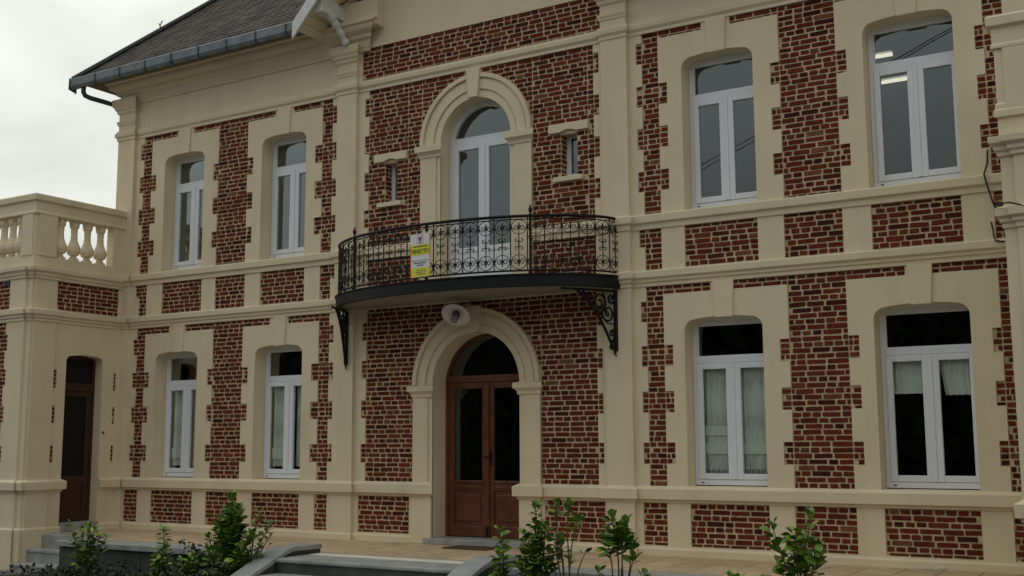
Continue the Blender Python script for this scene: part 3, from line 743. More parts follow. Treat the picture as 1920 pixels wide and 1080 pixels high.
# ------------------------------------------------------------------ roof, gutter, gable
EZ,EY,SL=9.30,-.62,1.0
EXL,EXR=-9.15,9.4
RY=4.0
def roof():
    r=MB(); d=RY-EY
    P=[(EXL,EY,EZ),(EXR,EY,EZ),(EXR-d,RY,EZ+d*SL),(EXL+d,RY,EZ+d*SL),(EXL,2*RY-EY,EZ),(EXR,2*RY-EY,EZ)]
    r.add(P,[(0,3,4),(4,3,2,5),(5,2,1)])
    yv=EY+(12.40-EZ)/SL; ap=(.13,yv,12.40)
    r.add([P[0],(-2.93,EY,EZ),ap,(.13,RY,EZ+d*SL),P[3]],[(0,1,2,3,4)]); r.add([(3.19,EY,EZ),P[1],P[2],(.13,RY,EZ+d*SL),ap],[(0,1,2,3,4)])
    ro=r.build('roof',M['slate'],house)
    # slates on the front slope, left half (the half in view)
    s=MB(); rows=60; ang=math.atan(SL); up=Vector((0,math.cos(ang),math.sin(ang))); nr=Vector((0,-math.sin(ang),math.cos(ang)))
    ex=.125
    for j in range(rows):
        base=Vector((0,EY,EZ))+up*(j*ex); xl=EXL+(base.y-EY)
        if base.y>RY: break
        x=xl+(.11 if j%2 else 0)
        while x<min(.13,-2.93+(base.z-9.10)/1.08-.03):
            wd=.215
            tilt=.006+random.uniform(0,.006); lift=random.uniform(.003,.006)
            a,b=max(x,xl),x+wd
            if b-a>.05:
                p0=base+nr*(lift+tilt); p1=base+up*(ex*1.25)+nr*.003
                dz=random.uniform(-.006,.006)*1.0
                A=[p0+up*dz+Vector((a,0,0)),p0+up*dz+Vector((b-.006,0,0)),p1+Vector((b-.006,0,0)),p1+Vector((a,0,0))]
                Bv=[q-nr*.012 for q in A]
                s.add([tuple(q) for q in A+Bv],[(0,1,2,3),(0,4,5,1),(1,5,6,2),(3,7,4,0)])
            x+=.222
    so_=s.build('slate_courses',M['slate'],ro); so_['kind']='stuff'
    # hip capping
    h=MB(); h.tube([(EXL-.02+k*.4,EY-.02+k*.4,EZ+.035+k*.4*SL) for k in range(12)],.055,6); h.build('hip_flashing',M['zincd'],ro)
    fi=MB(); t=1.15; p=(EXL+t,EY+t,EZ+.05+t); fi.tube([p,(p[0],p[1],p[2]+.12),(p[0]+.06,p[1],p[2]+.20)],.012,5); fi.tube([(p[0],p[1],p[2]+.1),(p[0]-.05,p[1],p[2]+.17)],.01,5); fi.build('ridge_hook',M['zincd'],ro)
    # soffit
    q=MB(); q.box(EXL+.1,-2.9,EY+.06,.2,9.238,9.262); q.box(2.95,EXR-.1,EY+.06,.2,9.238,9.262); q.box(EXL+.1,-8.3,.2,8,9.238,9.262); q.build('eave_soffit',M['eave'],ro)
    # gutters
    prof=[(.0,.015),(.0,-.02),(-.03,-.13),(-.08,-.185),(-.13,-.18),(-.155,-.12),(-.16,.02),(-.148,.035),(-.135,.02),(-.13,-.11),(-.08,-.16),(-.04,-.11),(-.02,-.02)]
    for (a,b) in ((EXL-.02,-2.92),(3.1,EXR)):
        gt=MB(); n=len(prof)
        gt.add([(a,EY+.09+y,EZ+z) for y,z in prof]+[(b,EY+.09+y,EZ+z) for y,z in prof],[(i,i+n,(i+1)%n+n,(i+1)%n) for i in range(n)]+[tuple(range(n)),tuple(range(2*n-1,n-1,-1))])
        go=gt.build('gutter',M['zinc'],ro)
        x=a+.75
        while x<b-.2:
            k=MB()
            pp=[(y*1.05-.002,z*1.03) for y,z in prof[:8]]
            m=len(pp)
            k.add([(x-.018,EY+.09+y,EZ+z) for y,z in pp]+[(x+.018,EY+.09+y,EZ+z) for y,z in pp],[(i,i+m,i+1+m,i+1) for i in range(m-1)])
            k.build('gutter_strap',M['zincd'],ro); x+=.72
    e=MB(); e.add([(EXL-.025,EY+.10,EZ+.03),(EXL-.025,EY-.08,EZ+.05),(EXL-.025,EY-.09,EZ-.19),(EXL-.025,EY+.10,EZ-.24)],[(0,1,2,3)])
    e.add([(EXL-.04,EY+.10,EZ+.03),(EXL-.04,EY-.08,EZ+.05),(EXL-.04,EY-.09,EZ-.19),(EXL-.04,EY+.10,EZ-.24)],[(3,2,1,0)]); e.build('gutter_end',M['zinc'],ro)
    dp=MB(); dp.tube([(-8.86,EY+.02,9.16),(-8.86,EY+.02,9.03),(-8.84,EY+.05,8.96),(-8.78,EY+.13,8.92),(-8.60,EY+.38,8.86),(-8.50,.0,8.82),(-8.50,.12,8.74),(-8.50,.14,5.4)],.048,8); dp.build('downpipe',M['zincd'],ro,smooth=True)
roof()
def gable():
    GX=.13; x0=-2.93; z0=9.10; s=1.08; y=-.86; zr=z0+(GX-x0)*s
    g_=MB()
    for sg in (-1,1):
        xa=GX+sg*(GX-x0)
        g_.add([(xa,y,z0),(GX,y,zr),(GX,2.9,zr),(xa,-.55,z0)]+[(xa,y,z0+.06),(GX,y,zr+.06),(GX,2.9,zr+.06),(xa,-.55,z0+.06)],[(0,1,2,3),(7,6,5,4),(0,4,5,1),(3,2,6,7),(0,3,7,4)])
    go=g_.build('gable_roof',M['slate'],house)
    for sg in (-1,1):
        L=lambda x: GX+sg*(x-GX)
        v=MB()
        P=[(L(x0-.09),z0-.20),(L(x0-.09),z0+.10),(L(GX),zr+.13),(L(GX),zr-.09)]
        if sg>0: P=P[::-1]
        v.prism(P,y-.055,y-.012); v.build('verge_board',M['whitewood'],go,bevel=.006)
        # soffit boards, each running back from the verge to the wall
        n=26
        for k in range(n):
            xa=x0-.02+(GX-x0)*k/n; xb=x0-.02+(GX-x0)*(k+.90)/n
            za=z0-.03+(xa-x0)*s; zb=z0-.03+(xb-x0)*s
            b=MB(); xa2,xb2=L(xa),L(xb)
            b.add([(xa2,y-.01,za),(xb2,y-.01,zb),(xb2,-.02,zb),(xa2,-.02,za),(xa2,y-.01,za+.025),(xb2,y-.01,zb+.025),(xb2,-.02,zb+.025),(xa2,-.02,za+.025)],[(3,2,1,0),(4,5,6,7),(0,1,5,4),(1,2,6,5),(2,3,7,6),(3,0,4,7)])
            b.build('soffit_board',M['stucco'],go)
        xb=L(-2.42)
        bm_=MB(); bx_=xb-sg*.13; bm_.box(bx_-.10,bx_+.10,-.80,-.18,9.33,9.60); bm_.build('purlin_end',M['whitewood'],go,bevel=.01)
        st=MB(); A=Vector((xb,-.17,8.915)); B=Vector((xb-sg*.06,-.62,9.40)); N=26
        pts=[];rs=[]
        for k in range(N+1):
            t=k/N; sag=math.sin(math.pi*t)*.05
            p=A.lerp(B,t)+Vector((0,sag*.6,-sag*.4)); pts.append(p)
            rs.append(.066+.011*math.sin(t*22)+(.024 if .74<t<.86 else 0))
        st.tube(pts,rs,10); st.build('turned_strut',M['whitewood'],go,smooth=True)
gable()

# ------------------------------------------------------------------ balcony
BCX,BA,BB=.13,2.57,1.30
def ell(t): return Vector((BCX-BA*math.cos(t),-BB*math.sin(t),0))
_N=400; _pts=[ell(math.pi*k/_N) for k in range(_N+1)]; _ln=[0]
for k in range(_N): _ln.append(_ln[-1]+(_pts[k+1]-_pts[k]).length)
def at_len(s):
    s=max(0,min(_ln[-1],s)); lo=0
    import bisect
    k=min(_N-1,max(0,bisect.bisect_right(_ln,s)-1)); f=(s-_ln[k])/(_ln[k+1]-_ln[k]); p=_pts[k].lerp(_pts[k+1],f); t=(_pts[k+1]-_pts[k]).normalized(); return p,t
def balcony():
    zr,zb,zt,zl=5.275,4.475,4.405,4.24
    N=64; ring=[ell(math.pi*k/N) for k in range(N+1)]
    s=MB(); n=N+1
    s.add([(p.x*1,p.y,zt-.03) for p in ring]+[(p.x,p.y,zl+.025) for p in ring],[tuple(range(n)),tuple(range(2*n-1,n-1,-1))])
    root=s.build('balcony',M['soffit'],house); root['label']='bowed balcony with black wrought iron railing and brackets over the front door'
    f=MB(); o=.012
    out=[Vector((BCX+(p.x-BCX)*(1+.018),p.y*(1+.03),0)) for p in ring]; inn=[Vector((BCX+(p.x-BCX)*.985,p.y*.97,0)) for p in ring]
    def ringbox(A,B,z0,z1,name,m):
        b=MB(); vs=[(p.x,p.y,z0) for p in A]+[(p.x,p.y,z1) for p in A]+[(p.x,p.y,z0) for p in B]+[(p.x,p.y,z1) for p in B]; fs=[]
        for k in range(N): fs+=[(k,k+1,n+k+1,n+k),(2*n+k+1,2*n+k,3*n+k,3*n+k+1),(n+k,n+k+1,3*n+k+1,3*n+k),(k+1,k,2*n+k,2*n+k+1)]
        b.add(vs,fs); return b.build(name,m,root)
    ringbox(out,inn,zl,zt,'fascia',M['iron'])
    out2=[Vector((BCX+(p.x-BCX)*(1+.026),p.y*(1+.045),0)) for p in ring]
    ringbox(out2,inn,zt,zt+.018,'fascia_lip',M['iron'])
    for z,r,nm in ((zr,.023,'handrail'),(zb,.014,'bottom_rail'),(zr-.045,.008,'upper_rail')):
        b=MB(); b.tube([(p.x,p.y,z) for p in ring],r,6); b.build(nm,M['iron'],root,smooth=True)
    L=_ln[-1]; NP=25; st=L/NP
    bar=MB(); bar.tube([(0,0,zb),(0,0,zr)],.0095,6); barm=bar.mesh('bar'); barm.materials.append(M['iron'])
    # one ornament panel in its own X-Z plane, width st
    def spiral(mb,cx,cz,r,start,turns,sgn,th=.007):
        pts=[]
        for k in range(19):
            t=k/18; a=start+sgn*turns*2*math.pi*t; rr=r*(1-.80*t); pts.append((cx+rr*math.cos(a),0,cz+rr*math.sin(a)))
        mb.tube(pts,th,4)
    orn=MB(); h=st/2-.012
    orn.tube([(0,0,zb+.06),(0,0,zr-.09)],.0075,5)
    for zc,sg in ((zr-.045-h,1),(zb+.014+h,-1)):
        # heart-like loop of two C scrolls
        for sx in (-1,1):
            pts=[]
            for k in range(15):
                a=math.pi/2*sg - sx*sg*math.pi*1.0*k/14*1.0
                pts.append((h*math.cos(a)*1.0,0,zc+h*math.sin(a)*.95))
            orn.tube(pts,.007,4)
            spiral(orn,sx*h*.48,zc-sg*h*.05,h*.42,math.pi/2-sx*math.pi/2+ (0),1.35,-sx*sg)
        orn.lathe([(.004,-.05),(.016,-.02),(.012,0),(.017,.025),(.003,.06)],(0,0,zc),6)
    zm=(zr+zb)/2-.01
    for sg in (1,-1):
        for sx in (-1,1):
            pts=[(0,0,zm+sg*.05)]
            for k in range(11):
                a=math.pi*(.5)-sx*0; t=k/10; aa=math.pi/2*(1 if sg>0 else -1)
                ang=aa - sx*sg*t*math.pi*1.35
                pts.append((sx*.032+.030*(1-.35*t)*math.cos(ang),0,zm+sg*(.055)+.026*(1-.35*t)*math.sin(ang)))
            orn.tube(pts[1:],.008,4)
    orn.tube([(0,0,zm-.07),(0,0,zm+.07)],.011,5)
    ornm=orn.mesh('scroll_panel'); ornm.materials.append(M['iron'])
    for k in range(NP+1):
        p,t=at_len(k*st); ang=math.atan2(t.y,t.x)
        inst('bar',barm,root,(p.x,p.y,0),(0,0,ang))
        if k<NP:
            p,t=at_len((k+.5)*st); inst('scroll_panel',ornm,root,(p.x,p.y,0),(0,0,math.atan2(t.y,t.x)))
    # posts with finials
    po=MB(); po.tube([(0,0,zt),(0,0,zr+.03)],.020,8); po.lathe([(.024,0),(.012,.02),(.026,.05),(.030,.075),(.016,.11),(.006,.145),(.001,.16)],(0,0,zr+.02),8); po.lathe([(.03,0),(.03,.05)],(0,0,zt),8)
    pom=po.mesh('railing_post'); pom.materials.append(M['iron'])
    for tt in (math.acos(1.63/BA),math.pi-math.acos(1.63/BA)):
        p=ell(tt); inst('railing_post',pom,root,(p.x,p.y,0))
    p=ell(math.pi/2); c=MB(); c.lathe([(.02,0),(.035,.02),(.02,.05),(.03,.07),(.012,.10)],(p.x,p.y,zr-.11),8); c.lathe([(.012,0),(.032,.03),(.02,.06)],(p.x,p.y,zb-.075),8); c.build('centre_knob',M['iron'],root)
    # scroll brackets
    for X in (-2.44,2.70):
        b=MB(Matrix.Translation((X,0,0)) @ Matrix.Rotation(R(-34 if X>0 else 24),4,'Z')); X0=X; X=0
        Z=lambda pts:[(0,y*.72-.02,z) for y,z in pts]
        b.box(X-.03,X+.03,-.11,-.070,3.33,4.225); b.box(X-.012,X+.012,-.98,-.09,4.195,4.225)
        cv=[(-.98,4.19),(-.86,4.14),(-.78,4.08),(-.70,4.03),(-.58,3.93),(-.45,3.78),(-.34,3.64),(-.25,3.50),(-.17,3.38),(-.11,3.32)]
        b.tube(Z(cv),.022,6)
        def sp(cy,cz,r,start,turns,sgn,th=.017):
            b.tube(Z([(cy+r*(1-.8*k/20)*math.cos(start+sgn*turns*2*math.pi*k/20),cz+r*(1-.8*k/20)*math.sin(start+sgn*turns*2*math.pi*k/20)) for k in range(21)]),th,5)
        sp(-.47,4.03,.155,-1.2,1.5,1); sp(-.27,3.88,.15,2.2,1.5,1); sp(-.20,4.10,.085,0,1.2,-1); sp(-.72,4.12,.06,0,1.3,1,.016); sp(-.82,4.15,.04,1,1.2,1,.016); sp(-.19,3.60,.065,1,1.3,-1); sp(-.15,3.47,.035,0,1.2,1); sp(-.20,3.38,.05,-.5,1.2,1)
        b.tube(Z([(-.58,3.95),(-.42,3.86),(-.30,3.73),(-.12,3.72)]),.012,5); b.tube(Z([(-.40,4.2),(-.34,4.1),(-.36,3.95),(-.25,3.86)]),.012,5)
        b.tube(Z([(-.13,3.31),(-.12,3.28),(-.09,3.25)]),[.017,.012,.006],5)
        b.build('bracket',M['iron'],root)
balcony()

# for-sale style board on the railing
def sign():
    zc=4.80; y=-1.345; x=.045; w_,h_=.37,.66
    sg=thing('sign_board','upright sign board with yellow bands reading MINETTO tied to the balcony railing','sign',(x,y,zc-h_/2))
    T=Matrix.Translation((x,y,zc)) @ Matrix.Rotation(R(-1),4,'Y')
    b=MB(T); b.box(-w_/2,w_/2,0,.006,-h_/2,h_/2); b.build('board',M['paper'],sg)
    def strip(nm,x0,x1,z0,z1,m,l=1):
        q=MB(T); q.quad((x0,-.0015*l,z0),(x1,-.0015*l,z0),(x1,-.0015*l,z1),(x0,-.0015*l,z1)); return q.build(nm,M[m],sg)
    H=h_/2; W=w_/2
    strip('border',-W,-W+.014,-H,H-.16,'orange',2); strip('border',W-.012,W,-H,H-.02,'orange',2)
    strip('yellow_band',-W+.014,W-.012,.005,.165,'yellow'); strip('yellow_band',-W+.014,W-.012,-H+.005,-H+.145,'yellow')
    strip('logo_frame',-.055,.055,.18,.31,'pink'); strip('logo_ground',-.046,.046,.19,.30,'paper',2)
    for (cx,cz,r) in ((-.018,.265,.018),(.018,.265,.018),(0,.235,.024),(0,.205,.012)):
        q=MB(T); q.add([(cx+r*math.cos(2*math.pi*k/12),-.0045,cz+r*math.sin(2*math.pi*k/12)) for k in range(12)],[tuple(range(12))]); q.build('logo_mark',M['purple'],sg)
    strip('small_print',-.13,.14,.128,.144,'inkgreen',2)
    strip('rule',-W+.02,W-.02,-.085,-.077,'inkgrey',2)
    for z,a,b_ in ((-.115,-.115,.105),(-.15,-.06,.06)): strip('small_print',a,b_,z-.009,z+.009,'inkgrey',2)
    for z,a,b_ in ((-.225,-.07,.10),(-.255,-.08,.11),(-.285,-.06,.09)): strip('small_print',a,b_,z-.006,z+.006,'inkgrey',2)
    cu=bpy.data.curves.new('lettering','FONT'); cu.body='MINETTO'; cu.size=.092; cu.align_x='CENTER'; cu.extrude=.001; cu.space_character=.95
    to=bpy.data.objects.new('lettering_tmp',cu); col.objects.link(to)
    bpy.context.view_layer.update()
    me=bpy.data.meshes.new_from_object(to.evaluated_get(bpy.context.evaluated_depsgraph_get())); bpy.data.objects.remove(to)
    me.transform(T @ Matrix.Translation((0,-.005,.033)) @ Matrix.Diagonal((.83,1,1,1)) @ Matrix.Rotation(R(90),4,'X')); me.materials.clear()
    l=link('lettering',me,M['inkgreen'],None); setpar(l,sg)
    for xx in (-.15,.15):
        tb=MB(T); tb.tube([(xx,-.004,.31),(xx,.03,.335),(xx,.06,.32),(xx,.02,.30)],.003,4); tb.build('cable_tie',M['paper'],sg)
sign()

# wall lamp over the door
def lamp():
    C=Vector((.06,-.42,3.985)); ax=Vector((.147,-.69,-.77)).normalized()
    lp=thing('wall_lamp','white enamel dish lamp tilted on an arm above the front door arch','lamp',(.03,-.05,4.2))
    A=(ax.to_track_quat('Z','Y')).to_matrix().to_4x4()
    d=MB(); d.lathe([(.03,-.10),(.055,-.085),(.075,-.06),(.15,-.03),(.225,-.004),(.232,.0),(.228,.006),(.125,-.018),(.06,-.045),(.03,-.06)],C,28,A); d.build('lamp_shade',M['enamel'],lp,smooth=True)
    b=MB(); b.lathe([(.055,-.05),(.062,-.02),(.062,.05),(.058,.055)],C,14,A); b.build('lamp_holder',M['fixture'],lp,smooth=True)
    j=MB(); j.lathe([(.056,.055),(.06,.08),(.058,.12),(.045,.15),(.02,.165),(.002,.168)],C,14,A); j.build('glass_jar',M['soffit'],lp,smooth=True)
    t=C-ax*.10; a=MB(); a.tube([t,t-ax*.07,(t-ax*.07)+Vector((.02,.06,.04)),(.07,-.09,4.20),(.07,-.04,4.17)],.014,7); a.lathe([(.05,0),(.05,.025),(.03,.03)],(.07,-.06,4.17),10,Matrix.Rotation(R(90),4,'X')); a.build('lamp_arm',M['soffit'],lp,smooth=True)
lamp()

# curtains behind the ground-floor panes
def curtain(x0,x1,z0,z1,label,m='lace',slant=0,band=None,fringe=True):
    nx,nz=24,14; vs=[];fs=[]; y=.385
    for j in range(nz+1):
        for i in range(nx+1):
            u=i/nx; v=j/nz; x=x0+(x1-x0)*u
            zz=z0+(z1-z0)*v; 
            if slant: x+= slant*(1-v)*(1-u)
            vs.append((x,y+.012*math.sin(u*34+1.2*math.sin(v*3))+.006*math.sin(u*13+2),zz+.004*math.sin(u*30)))
    for j in range(nz):
        for i in range(nx): fs.append((j*(nx+1)+i,j*(nx+1)+i+1,(j+1)*(nx+1)+i+1,(j+1)*(nx+1)+i))
    t=thing('lace_curtain',label,'curtain',((x0+x1)/2,y,z0),'lace curtains behind the ground floor windows')
    b=MB(); b.add(vs,fs); b.build('lace_panel',M[m],t,smooth=True)
    for (za,zb) in (band or []):
        q=MB(); q.quad((x0+.01,y-.022,za),(x1-.01,y-.022,za),(x1-.01,y-.022,zb),(x0+.01,y-.022,zb)); q.build('woven_band',M['lace2'],t)
    if fringe:
        q=MB(); k=0; x=x0+.01
        while x<x1-.02: q.box(x,x+.016,y-.002,y+.002,z0-.05,z0-.002); x+=.032
        q.build('fringe',M['lace2'],t)
    r=MB(); r.tube([(x0-.02,y+.02,z1),(x1+.02,y+.02,z1)],.006,5); r.build('curtain_rod',M['white'],t)
a,b=WING[2]; curtain(a+.12,a+.53,1.62,3.04,'long lace curtain with two pale bands, left casement just right of the balcony bracket',band=[(2.1,2.24),(1.84,2.0)])
curtain(a+.67,a+1.09,1.63,3.04,'long lace curtain with one pale band, right casement just right of the balcony bracket',band=[(1.84,2.0)])
a,b=WING[3]; curtain(a+.12,a+.55,2.62,3.05,'short straight lace curtain at the top of the left casement nearest the right pier',m='lace2',fringe=False,band=[(2.62,2.66)])
curtain(a+.70,a+1.12,2.59,3.05,'short slanting lace curtain at the top of the right casement nearest the right pier',m='lace2',slant=.07,fringe=False)
a,b=WING[0]; curtain(a+.12,a+.53,1.62,3.04,'lace curtain in the left casement of the window next to the side wing',band=[(1.75,1.95)],fringe=False)
curtain(a+.67,a+1.09,1.62,3.04,'lace curtain in the right casement of the window next to the side wing',fringe=False)
a,b=WING[1]; curtain(a+.12,a+.53,1.62,3.04,'lace curtain in the left casement of the window behind the tallest shrub',band=[(1.75,1.95)],fringe=False)
curtain(a+.67,a+1.09,1.62,3.04,'lace curtain in the right casement of the window behind the tallest shrub',fringe=False)

# loose cables beside the right pier
c=MB(); c.tube([(7.83,-.02,5.62),(7.82,-.03,5.45),(7.78,-.08,5.30),(7.80,-.09,5.2),(7.86,-.09,4.95),(7.90,-.05,4.82)],.012,5)
tag(c.build('cable',M['cable'],at=(7.83,-.02,4.82)),'long loose black cable hanging over the upper sill band by the right pier','cable',group='loose cables')
c=MB(); c.tube([(7.82,-.03,4.70),(7.84,-.05,4.60),(7.85,-.08,4.50),(7.87,-.10,4.45),(7.95,-.09,4.43),(8.0,-.06,4.44)],.011,5)
tag(c.build('cable',M['cable'],at=(7.85,-.05,4.43)),'short loose black cable curling below the cornice of the right pier','cable',group='loose cables')
c=MB(); c.tube([(8.18,-2.17,4.475),(8.25,-2.19,4.495),(8.32,-2.19,4.50),(8.40,-2.19,4.475),(8.5,-2.19,4.43)],.010,5)
tag(c.build('cable',M['cable'],at=(8.3,-2.17,4.45)),'black cable lying on the top of the right pier cornice','cable',group='loose cables')

# ------------------------------------------------------------------ side wings
AXL,AXR,AF=-8.10,8.25,-2.07
P_ACO=[(0,5.02),(-.03,5.03),(-.03,5.07),(-.055,5.09),(-.055,5.13),(-.10,5.165),(-.105,5.235),(0,5.25)]
P_APL=[(0,GZ),(-.05,GZ),(-.05,.53),(-.03,.552),(0,.556)]
P_RAIL=[(-.0,6.22),(-.03,6.225),(-.03,6.26),(-.015,6.28),(-.015,6.45),(-.06,6.475),(-.065,6.57),(-.05,6.59),(.11,6.60)]
bal=MB(); bal.box(-.075,.075,-.075,.075,5.455,5.50); bal.lathe([(.06,5.50),(.075,5.52),(.05,5.55),(.105,5.58),(.128,5.65),(.122,5.72),(.09,5.79),(.066,5.86),(.060,5.98),(.066,6.05),(.060,6.06),(.085,6.10),(.095,6.14),(.08,6.16)],(0,0,0),16); bal.box(-.07,.07,-.07,.07,6.16,6.225)
balm=bal.mesh('baluster'); balm.materials.append(M['stucco'])
for p in balm.polygons: p.use_smooth = len(p.vertices)==4 and False
TS=Matrix.Translation((AXL,0,0)) @ Matrix.Rotation(R(90),4,'Z')
TFL=Matrix.Translation((0,AF,0))
def wing_left():
    wg=thing('side_wing','low cream side wing with brown door, brick panels and balustraded roof terrace','side wing',(-9.6,-1,GZ))
    # side facing the terrace: local x in [-2.07,0]
    sb=[(-1.53,-.14,4.46,5.02)]
    for (c,d) in ((3.05,3.385),(2.41,2.73),(1.69,2.0)): sb += [(-1.53,-1.465,c,d),(-.185,-.125,c,d)]
    dop=(-1.27,-.45,.44,3.72)
    grid_wall(-2.07,0,GZ,5.25,sb,[dop],TS,wg,thick=.35,noend=True)
    br=[]
    for r_ in sb: lay(r_,TS,br)
    h=MB(TS); A=head_arc(-1.27,-.45,3.56,3.69,.10); h.strip(A,[(x,3.72) for x,z in A],0,.35); h.build('door_head',M['stucco'],wg)
    # front facing the street
    fb=[(-11.0,-8.70,4.46,5.02),(-11.0,-8.80,1.40,4.24)]+[(-8.80,-8.715,c,d) for c,d in ((3.73,4.03),(3.08,3.385),(2.43,2.73),(1.70,2.005))]
    grid_wall(-11.4,AXL,GZ,5.25,fb,[],TFL,wg,thick=.3,noend=True)
    for r_ in fb: lay(r_,TFL,br)
    place_bricks(br,wg,290)
    for T,segs,pil in ((TS,(-2.07,0),(-2.03,-1.56)),(TFL,(-11.4,AXL),(-8.68,-8.23))):
        for nm,prof in (('plinth',P_APL),('sill_band',P_SILLG),('string_course',P_MID),('cornice',P_ACO)):
            if T is TS:
                spans=[(-2.07,0)] if nm in('string_course','cornice') else [(-2.07,-1.27),(-.45,0)]
            else: spans=[(-11.4,AXL)]
            for (a,b) in spans:
                mb=MB(T); mb.profile(prof,a,b,0,1 if (T is TS and a==-2.07) else 0,1 if (T is TFL) else (1 if b==-1.27 and nm=='sill_band' else 0)); mb.build(nm,M['stucco'],wg,bevel=.004)
            mb=MB(T); mb.profile(prof,pil[0],pil[1],-.045,1,1,back=.04); mb.build(nm,M['stucco'],wg,bevel=.004)
        mb=MB(T); mb.box(pil[0],pil[1],-.045,.01,GZ,5.05); mb.build('pilaster',M['stucco'],wg,bevel=.006)
        # parapet: base, piers, rail, balusters
        a,b=segs
        mb=MB(T); mb.box(a+.008 if T is TS else a,b if T is TS else b-.006,.0,.19,5.25,5.455); mb.build('parapet_base',M['stucco'],wg)
        if T is TS:
            mb=MB(T); mb.box(-2.07,-1.59,-.0,.20,5.455,6.23); mb.box(-1.99,-1.62,-.02,.0,5.455,6.225); mb.build('parapet_pier',M['stucco'],wg,bevel=.006)
            mb=MB(T); mb.box(-.32,0,0,.20,5.455,6.23); mb.build('parapet_pier',M['stucco'],wg,bevel=.006)
        else:
            mb=MB(T); mb.box(-8.51,AXL-.2,0,.20,5.455,6.23); mb.box(-8.45,AXL-.05,-.02,.0,5.455,6.225); mb.build('parapet_pier',M['stucco'],wg,bevel=.006)
        mb=MB(T); mb.profile(P_RAIL,a,b,0,1 if T is TS else 0,1 if T is TFL else 0,back=.22); mb.build('top_rail',M['stucco'],wg,bevel=.005)
    for lx in (-1.46,-1.16,-.86,-.56):
        p=TS @ Vector((lx,.095,0)); inst('baluster',balm,wg,(p.x,p.y,0))
    for k in range(9):
        p=TFL @ Vector((-8.62-.26*k,.095,0)); inst('baluster',balm,wg,(p.x,p.y,0))
    # roof terrace deck and inside
    mb=MB(); mb.box(-11.4,AXL-.01,AF+.01,4,5.15,5.24); mb.build('terrace_deck',M['soffit'],wg)
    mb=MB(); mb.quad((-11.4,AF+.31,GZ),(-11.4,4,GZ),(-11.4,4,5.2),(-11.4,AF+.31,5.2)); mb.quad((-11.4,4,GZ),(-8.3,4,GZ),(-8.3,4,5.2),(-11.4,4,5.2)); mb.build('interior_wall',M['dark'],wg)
    v=MB(TFL); v.box(-8.93,-8.73,-.004,.03,4.93,5.02)
    for k in range(3): v.box(-8.92+.065*k,-8.885+.065*k,-.012,-.004,4.94,5.01)
    v.build('air_vent',M['zincd'],wg)
    # door, set back in its reveal
    d=MB(TS); y0,y1=.20,.27
    d.box(-1.27,-1.21,y0,y1,.60,3.70); d.box(-.51,-.45,y0,y1,.60,3.70); d.box(-1.21,-.51,y0-.01,y1,3.02,3.17); d.box(-1.21,-.51,y0,y1,3.62,3.70)
    dd=d.build('side_door',M['wood_shaded'],wg,bevel=.006); dd['label']='narrow brown door with a tall dark pane on the side wing'
    l=MB(TS); z0,z1=.61,3.015
    l.box(-1.207,-1.10,y0+.008,y0+.06,z0,z1); l.box(-.62,-.513,y0+.008,y0+.06,z0,z1); l.box(-1.10,-.62,y0+.0095,y0+.06,z1-.10,z1); l.box(-1.10,-.62,y0+.0095,y0+.06,z0,z0+.16); l.box(-1.10,-.62,y0+.0095,y0+.06,1.30,1.44); l.build('door_leaf',M['wood_shaded'],dd,bevel=.008)
    l=MB(TS); l.box(-1.104,-.616,y0+.03,y0+.055,z0+.15,1.31); l.build('door_panel',M['wood_shaded'],dd,bevel=.01)
    for (za,zb,xa,xb) in ((1.43,2.925,-1.105,-.615),(3.165,3.63,-1.215,-.505)):
        p=MB(TS); p.quad((xa,y0+.035,za),(xb,y0+.035,za),(xb,y0+.035,zb),(xa,y0+.035,zb)); p.build('pane',M['darkpane'],dd)
    hn=MB(TS); hn.tube([(-.57,y0+.01,1.78),(-.57,y0-.05,1.78),(-.68,y0-.05,1.78)],.011,6); hn.build('handle',M['iron'],dd)
    s=MB(TS); s.box(-1.27,-.45,-.06,.3,.44,.60); s.build('door_step',M['stone'],wg,bevel=.01)
    bb=MB(TS); bb.box(-.40,-.365,-.02,.0,2.22,2.27); bb.build('doorbell',M['red'],wg)
wing_left()
TFR=Matrix.Translation((0,AF,0))
